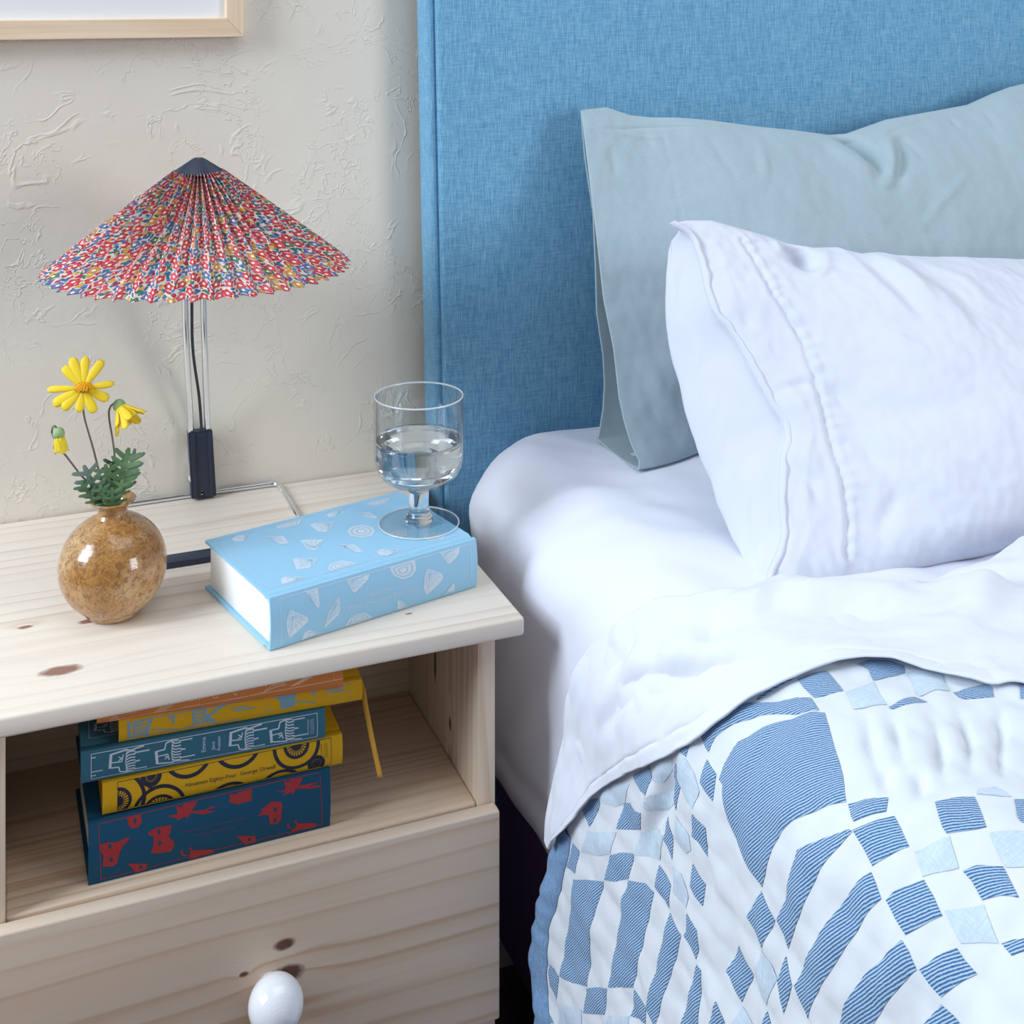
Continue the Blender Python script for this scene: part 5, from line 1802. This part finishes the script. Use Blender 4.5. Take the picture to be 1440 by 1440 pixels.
# sky blue book on the table top
bb = make_book('sky_blue_book', 'thick sky blue clothbound book with white gems lying under the water glass', (0.2246, 1.1057, TOPZ + 0.0002), math.radians(13.2), 0.208, 0.142, 0.0450, M['b_blue'])
sm_ = spine_map(0.045)
tm_ = top_map(0.045)
pol = []
fac = []
for p in GEM_SPINE:
    q_ = [(x, min(max(y, 0.001), 0.0445)) for x, y in p]
    pol.append(densify(q_))
    fac += gem_lines(q_)
for p in ROSE_SPINE: pol += rosette([(x, min(max(y, 0.001), 0.0445)) for x, y in p])
br = [(0.0098, 0.0016), (0.0085, 0.0420), (0.2012, 0.0420), (0.2004, 0.0016)]
pol += stroke(br, 0.0005)
pol += text_polys('Vanity Fair', 0.0052, (0.0936, 0.0222), 0, 0.0235) + text_polys('William Makepeace Thackeray', 0.0052, (0.0724, 0.0156), 0, 0.068)
pol += text_polys('PENGUIN', 0.0022, (0.1925, 0.0235), -math.pi / 2, 0.0105, spacing=1.3) + text_polys('CLASSICS', 0.0022, (0.1955, 0.0235), -math.pi / 2, 0.0105, spacing=1.3)
decal(bb, pol, sm_, M['i_gem'], 'spine_print')
decal(bb, fac, spine_map(0.045, 0.0003), M['b_blue'], 'spine_facet_lines')['kind'] = 'stuff'
pol = []
fac = []
for p in GEM_TOP:
    q_ = [(x, min(y * 0.97, 0.1350)) for x, y in p]
    pol.append(densify(q_))
    fac += gem_lines(q_)
for p in ROSE_TOP: pol += rosette([(x, min(max(y * 0.97, 0.0165), 0.1350)) for x, y in p])
pol += stroke([(0.0070, 0.0155), (0.0070, 0.1360), (0.2010, 0.1360), (0.2010, 0.0155), (0.0070, 0.0155)], 0.0005)
decal(bb, pol, tm_, M['i_gem'], 'cover_print')
decal(bb, fac, top_map(0.045, 0.0003), M['b_blue'], 'cover_facet_lines')['kind'] = 'stuff'

# the stack on the shelf, from the bottom up
z = 0.4552
b1 = make_book('deep_teal_book', 'thick deep teal clothbound book with red shapes at the bottom of the shelf stack', (0.0793, 1.1127, z), math.radians(0.55), 0.199, 0.135, 0.0502, M['b_teal'], STK)
T1 = 0.0502
sm_ = spine_map(T1)
decal(b1, [densify(p) for p in TEAL_RED], sm_, M['i_red'], 'spine_print', holes=[d[0] for d in TEAL_DOTS])
pol = []
for ln in TEAL_LINES[:4]: pol += stroke(ln, 0.0005)
decal(b1, pol, sm_, M['i_red'], 'border_print')
pol = []
rr_ = random.Random(5)
for ln in TEAL_LINES[4:]:
    (xa, ya), (xb, yb) = ln[0], ln[-1]
    x_ = xa
    while x_ < xb:
        w_ = rr_.uniform(0.0012, 0.003)
        y_ = ya + (yb - ya) * (x_ - xa) / (xb - xa)
        pol += stroke([(x_, y_), (min(x_ + w_, xb), y_)], 0.0008)
        x_ += w_ + 0.0009
decal(b1, pol, spine_map(T1), plain('faded_red_print', srgb(110, 58, 76), 0.6), 'title_print')
z += T1 + 0.0002
T2 = 0.0262
b2 = make_book('yellow_circles_book', 'yellow clothbound book with dark circles, second from the bottom of the shelf stack', (0.0906, 1.1195, z), math.radians(-0.78), 0.199, 0.135, T2, M['b_yellow'], STK)
x0_, x1_, y0_, y1_ = 0.0118, 0.1890, 0.0016, T2 - 0.0016
pol = []
for (cx_, cy_, rd, r1_, spokes) in ((0.0118, 0.0098, 0.0112, 0.0225, 1), (0.0452, -0.0048, 0.0130, 0.0215, 1), (0.0687, T2 + 0.012, 0, 0.0215, 0), (0.0385, T2 - 0.0015, 0.0075, 0.0085, 1), (0.1027, T2 - 0.042, 0, 0.0215, 0), (0.1097, T2 + 0.0115, 0, 0.0215, 0), (0.159, T2 - 0.001, 0.0112, 0.0205, 1), (0.146, -0.0143, 0, 0.0215, 0), (0.176, 0.0058, 0.0072, 0.0076, 1)):
    pol += annulus(cx_, cy_, r1_ - 0.0030, r1_)
    if spokes:
        pol += annulus(cx_, cy_, rd - 0.0026, rd) + annulus(cx_, cy_, 0, rd * 0.42, 28)
        for k in range(22):
            a = 2 * math.pi * k / 22
            pol += stroke([(cx_ + rd * 0.4 * math.cos(a), cy_ + rd * 0.4 * math.sin(a)), (cx_ + rd * 0.8 * math.cos(a), cy_ + rd * 0.8 * math.sin(a))], 0.0008)
pol += [[(0.030, y0_), (0.036, 0.016), (0.030, y1_), (0.033, y1_), (0.039, 0.016), (0.034, y0_)]]
pol = [q for q in (clip(p, x0_, x1_, y0_, y1_) for p in pol) if len(q) > 2]
pol += stroke([(x0_, y0_), (x0_, y1_), (x1_, y1_), (x1_, y0_), (x0_, y0_)], 0.0004)
pol += text_polys('Nineteen Eighty-Four  George Orwell', 0.0050, (0.0657, 0.0098), 0, 0.0745)
pol += text_polys('PENGUIN', 0.0024, (0.1795, 0.0215), -math.pi / 2, 0.0115, spacing=1.3) + text_polys('CLASSICS', 0.0024, (0.1842, 0.0215), -math.pi / 2, 0.0115, spacing=1.3) + stroke([(0.1832, 0.0215), (0.1832, 0.010)], 0.0003)
decal(b2, pol, spine_map(T2), M['i_navy'], 'spine_print')
z += T2 + 0.0002
T3 = 0.0262
b3 = make_book('blue_teal_book', 'blue-teal clothbound book with white chairs on the spine, third in the shelf stack', (0.0742, 1.1243, z), math.radians(-2.64), 0.2, 0.135, T3, M['b_emma'], STK)


def chair_print(x, y, w, h, up):
    P = lambda u, v: (x + u * w, y + (v if up else 1 - v) * h)
    pl = []
    pl += stroke([P(0.0, 0.30), P(0.03, 0.88)], 0.0022)
    pl += stroke([P(0.0, 0.88), P(0.42, 0.97), P(0.50, 0.92)], 0.0013)
    pl += stroke([P(0.03, 0.32), P(0.22, 0.30), P(0.26, 0.06), P(0.40, 0.0), P(0.58, 0.02)], 0.0011)
    pl += stroke([P(0.03, 0.55), P(0.30, 0.52), P(0.34, 0.80)], 0.0009)
    pl += stroke([P(0.22, 0.74), P(0.30, 0.66), P(0.22, 0.58)], 0.0008)
    for k in range(7):
        v0 = 0.04 + 0.125 * k
        pl += stroke([P(0.40, v0), P(0.50, v0 + 0.09), P(0.64, v0 + 0.08)], 0.0010)
    pl += stroke([P(0.44, 0.94), P(0.40, 0.50), P(0.44, 0.05)], 0.0008)
    pl += stroke([P(0.50, 0.92), P(0.86, 1.0)], 0.0011)
    pl += stroke([P(0.62, 0.80), P(1.0, 0.80)], 0.0011)
    pl += stroke([P(0.64, 0.42), P(0.76, 0.44)], 0.0012)
    pl += stroke([P(0.60, 0.06), P(0.94, 0.06)], 0.0009)
    return pl


pol = stroke([(0.0080, 0.0030), (0.0080, T3 - 0.003), (0.1930, T3 - 0.003), (0.1930, 0.0030), (0.0080, 0.0030)], 0.0005)
pol += stroke([(0.0080, 0.0205), (0.0115, 0.0205)], 0.0008) + stroke([(0.0080, 0.0095), (0.0165, 0.0095)], 0.0008) + stroke([(0.0080, 0.0060), (0.0115, 0.0060)], 0.0008)
for (px_, up) in ((0.0225, True), (0.0590, False), (0.1190, True), (0.1530, False)):
    pol += chair_print(px_, 0.0040, 0.0310, 0.0185, up)
pol += text_polys('Emma', 0.0050, (0.0990, 0.0085), math.pi / 2) + text_polys('Jane', 0.0042, (0.1065, 0.0092), math.pi / 2) + text_polys('Austen', 0.0042, (0.1112, 0.0074), math.pi / 2)
pol += text_polys('PENGUIN', 0.0024, (0.1842, 0.0195), -math.pi / 2, 0.0125, spacing=1.3) + text_polys('CLASSICS', 0.0024, (0.1885, 0.0195), -math.pi / 2, 0.0125, spacing=1.3) + stroke([(0.1875, 0.0195), (0.1875, 0.007)], 0.0003)
decal(b3, pol, spine_map(T3), M['i_white'], 'spine_print')
pol = stroke([(0.007, 0.125), (0.007, 0.018), (0.193, 0.018)], 0.0005) + chair_print(0.012, 0.022, 0.030, 0.020, True) + chair_print(0.012, 0.060, 0.030, 0.020, True)
decal(b3, pol, top_map(T3), M['i_white'], 'cover_print')
z += T3 + 0.0002
T4 = 0.0184
b4 = make_book('yellow_insect_book', 'thin yellow clothbound book with pale blue print and hanging ribbon, fourth in the shelf stack', (0.1040, 1.1262, z), math.radians(-3.3), 0.2030, 0.135, T4, M['b_yellow'], STK)
zs_ = (z - 0.5574)
fix = lambda p: [(x, min(max(y - zs_ * 0.0, 0.0012), T4 - 0.0012)) for x, y in p]
pol = [densify(fix(p)) for p in YEL_BLUE]

for i, ln in enumerate(YEL_LINES):
    pol += stroke([(x, min(max(y, 0.0016), T4 - 0.0016)) for x, y in ln], 0.0006 if i < 4 else 0.0011)
decal(b4, pol, spine_map(T4), M['i_ltblue'], 'spine_print')
# ribbon marker hanging out at the right end
rib = [(0.1995, 0.030, T4 * 0.55), (0.2035, 0.018, T4 * 0.60), (0.2052, 0.006, T4 * 0.30), (0.2058, 0.000, -0.004), (0.2085, -0.006, -0.022), (0.2115, -0.012, -0.040), (0.2150, -0.018, -0.059)]
C = catmull(rib, 30)
Vr = []
for k, p in enumerate(C):
    wv = 0.0022
    Vr += [p + np.array([wv * 0.9, -wv * 0.5, 0.0]), p - np.array([wv * 0.9, -wv * 0.5, 0.0])]
Fr = [(2 * i, 2 * i + 1, 2 * i + 3, 2 * i + 2) for i in range(len(C) - 1)]
M['ribbon'] = plain('yellow_satin_ribbon', srgb(206, 152, 34), 0.45, Sheen_Weight=0.3)
ro = mesh('ribbon', Vr, Fr, M['ribbon'], b4)
ro['label'] = 'narrow yellow ribbon bookmark'
smr = ro.modifiers.new('thickness', 'SOLIDIFY')
smr.thickness = 0.0004
z += T4 + 0.0002
T5 = 0.0140
b5 = make_book('orange_book', 'thin orange clothbound book with pale lines on top of the shelf stack', (0.0868, 1.1265, z), math.radians(-5.5), 0.2018, 0.13, T5, M['b_orange'], STK)
pol = []
for ln in ORANGE_LINES:
    pol += stroke([(x, min(max(y, 0.001), T5 - 0.001)) for x, y in ln], 0.0005)
decal(b5, pol, spine_map(T5), M['i_cream'], 'spine_print')

# ------------------------------------------------------------------ goblet of water on the sky blue book
GX, GY = 0.3878, 1.2061
GZ = TOPZ + 0.0002 + 0.0450 + 0.0003
t = NT('clear_glass')
t.color((1, 1, 1, 1))
t.rough(0.0)
t.set(Transmission_Weight=1.0, IOR=1.45)
M['glass'] = t.m
t = NT('clear_water')
t.color((0.97, 0.99, 1.0, 1))
t.rough(0.0)
t.set(Transmission_Weight=1.0, IOR=1.33)
M['water'] = t.m
t = NT('thin_clear_glass')
lw = t.n('ShaderNodeLayerWeight')
lw.inputs['Blend'].default_value = 0.5
fres = t.add(t.mul(t.math('POWER', lw.outputs['Facing'], 3.5), 0.8), 0.04)
tr = t.n('ShaderNodeBsdfTransparent')
tr.inputs[0].default_value = (0.97, 0.985, 0.99, 1)
gs = t.n('ShaderNodeBsdfGlossy')
gs.inputs['Roughness'].default_value = 0.02
mx = t.n('ShaderNodeMixShader')
t.link(fres, mx.inputs[0])
t.link(tr.outputs[0], mx.inputs[1])
t.link(gs.outputs[0], mx.inputs[2])
t.link(mx.outputs[0], t.t.nodes['Material Output'].inputs['Surface'])
M['thin_glass'] = t.m
gl = thing('water_goblet', 'clear glass goblet half full of water standing on the sky blue book', 'glass', (GX, GY, GZ))
Rb = 0.0428
bowl = [(0.0, 0.0366), (0.0125, 0.0366), (0.0205, 0.0382), (0.0300, 0.0420), (0.0370, 0.0478), (0.0408, 0.0550), (0.0424, 0.0640), (Rb, 0.0780), (Rb, 0.1000), (0.0427, 0.1215), (0.0424, 0.1223), (0.0420, 0.1226), (0.0416, 0.1223), (0.0414, 0.1215)]
inner = [(0.0414, 0.1000), (0.0414, 0.0780), (0.0409, 0.0645), (0.0392, 0.0560), (0.0352, 0.0490), (0.0287, 0.0436), (0.0200, 0.0400), (0.0100, 0.0384), (0.0, 0.0380)]
lathe('bowl', bowl + inner, M['thin_glass'], gl, 96)
t = NT('white_glint_glass_edge')
t.color((0.95, 0.97, 1.0, 1))  # half-clear white: window glint along rim and foot painted into the colour
t.rough(0.08)
t.set(Alpha=0.5, Specular_IOR_Level=1.0, Coat_Weight=1.0)
M['glass_edge'] = t.m
for nm, rr_, zz_, w_ in (('rim', 0.0421, 0.1224, 0.00085), ('foot_edge', 0.0382, 0.0010, 0.00075)):
    lathe(nm, [(rr_ + w_ * math.cos(a), zz_ + w_ * math.sin(a)) for a in np.linspace(0, 2 * math.pi, 9)], M['glass_edge'], gl, 96)
lathe('stem', [(0.0, 0.0022), (0.0130, 0.0024), (0.0134, 0.0040), (0.0122, 0.0054), (0.0128, 0.0070), (0.0112, 0.0090), (0.0096, 0.0118), (0.0094, 0.0220), (0.0096, 0.0310), (0.0112, 0.0345), (0.0130, 0.0364), (0.0, 0.0364)], M['glass'], gl, 64)
lathe('foot', [(0.0, 0.0), (0.0375, 0.0), (0.0384, 0.0006), (0.0384, 0.0013), (0.0372, 0.0018), (0.022, 0.0021), (0.0, 0.0021)], M['thin_glass'], gl, 96)
wat = [(0.0, 0.0376), (0.0100, 0.0380), (0.0200, 0.0396), (0.0286, 0.0434), (0.0352, 0.0488), (0.0392, 0.0558), (0.0409, 0.0644), (0.0414, 0.0780), (0.0414, 0.0815), (0.0406, 0.0806), (0.0390, 0.0802), (0.0, 0.0802)]
w = lathe('water', wat, M['water'], None, 96)
w.location = (GX, GY, GZ)
tag(w, 'clear water filling the lower half of the goblet', 'water')
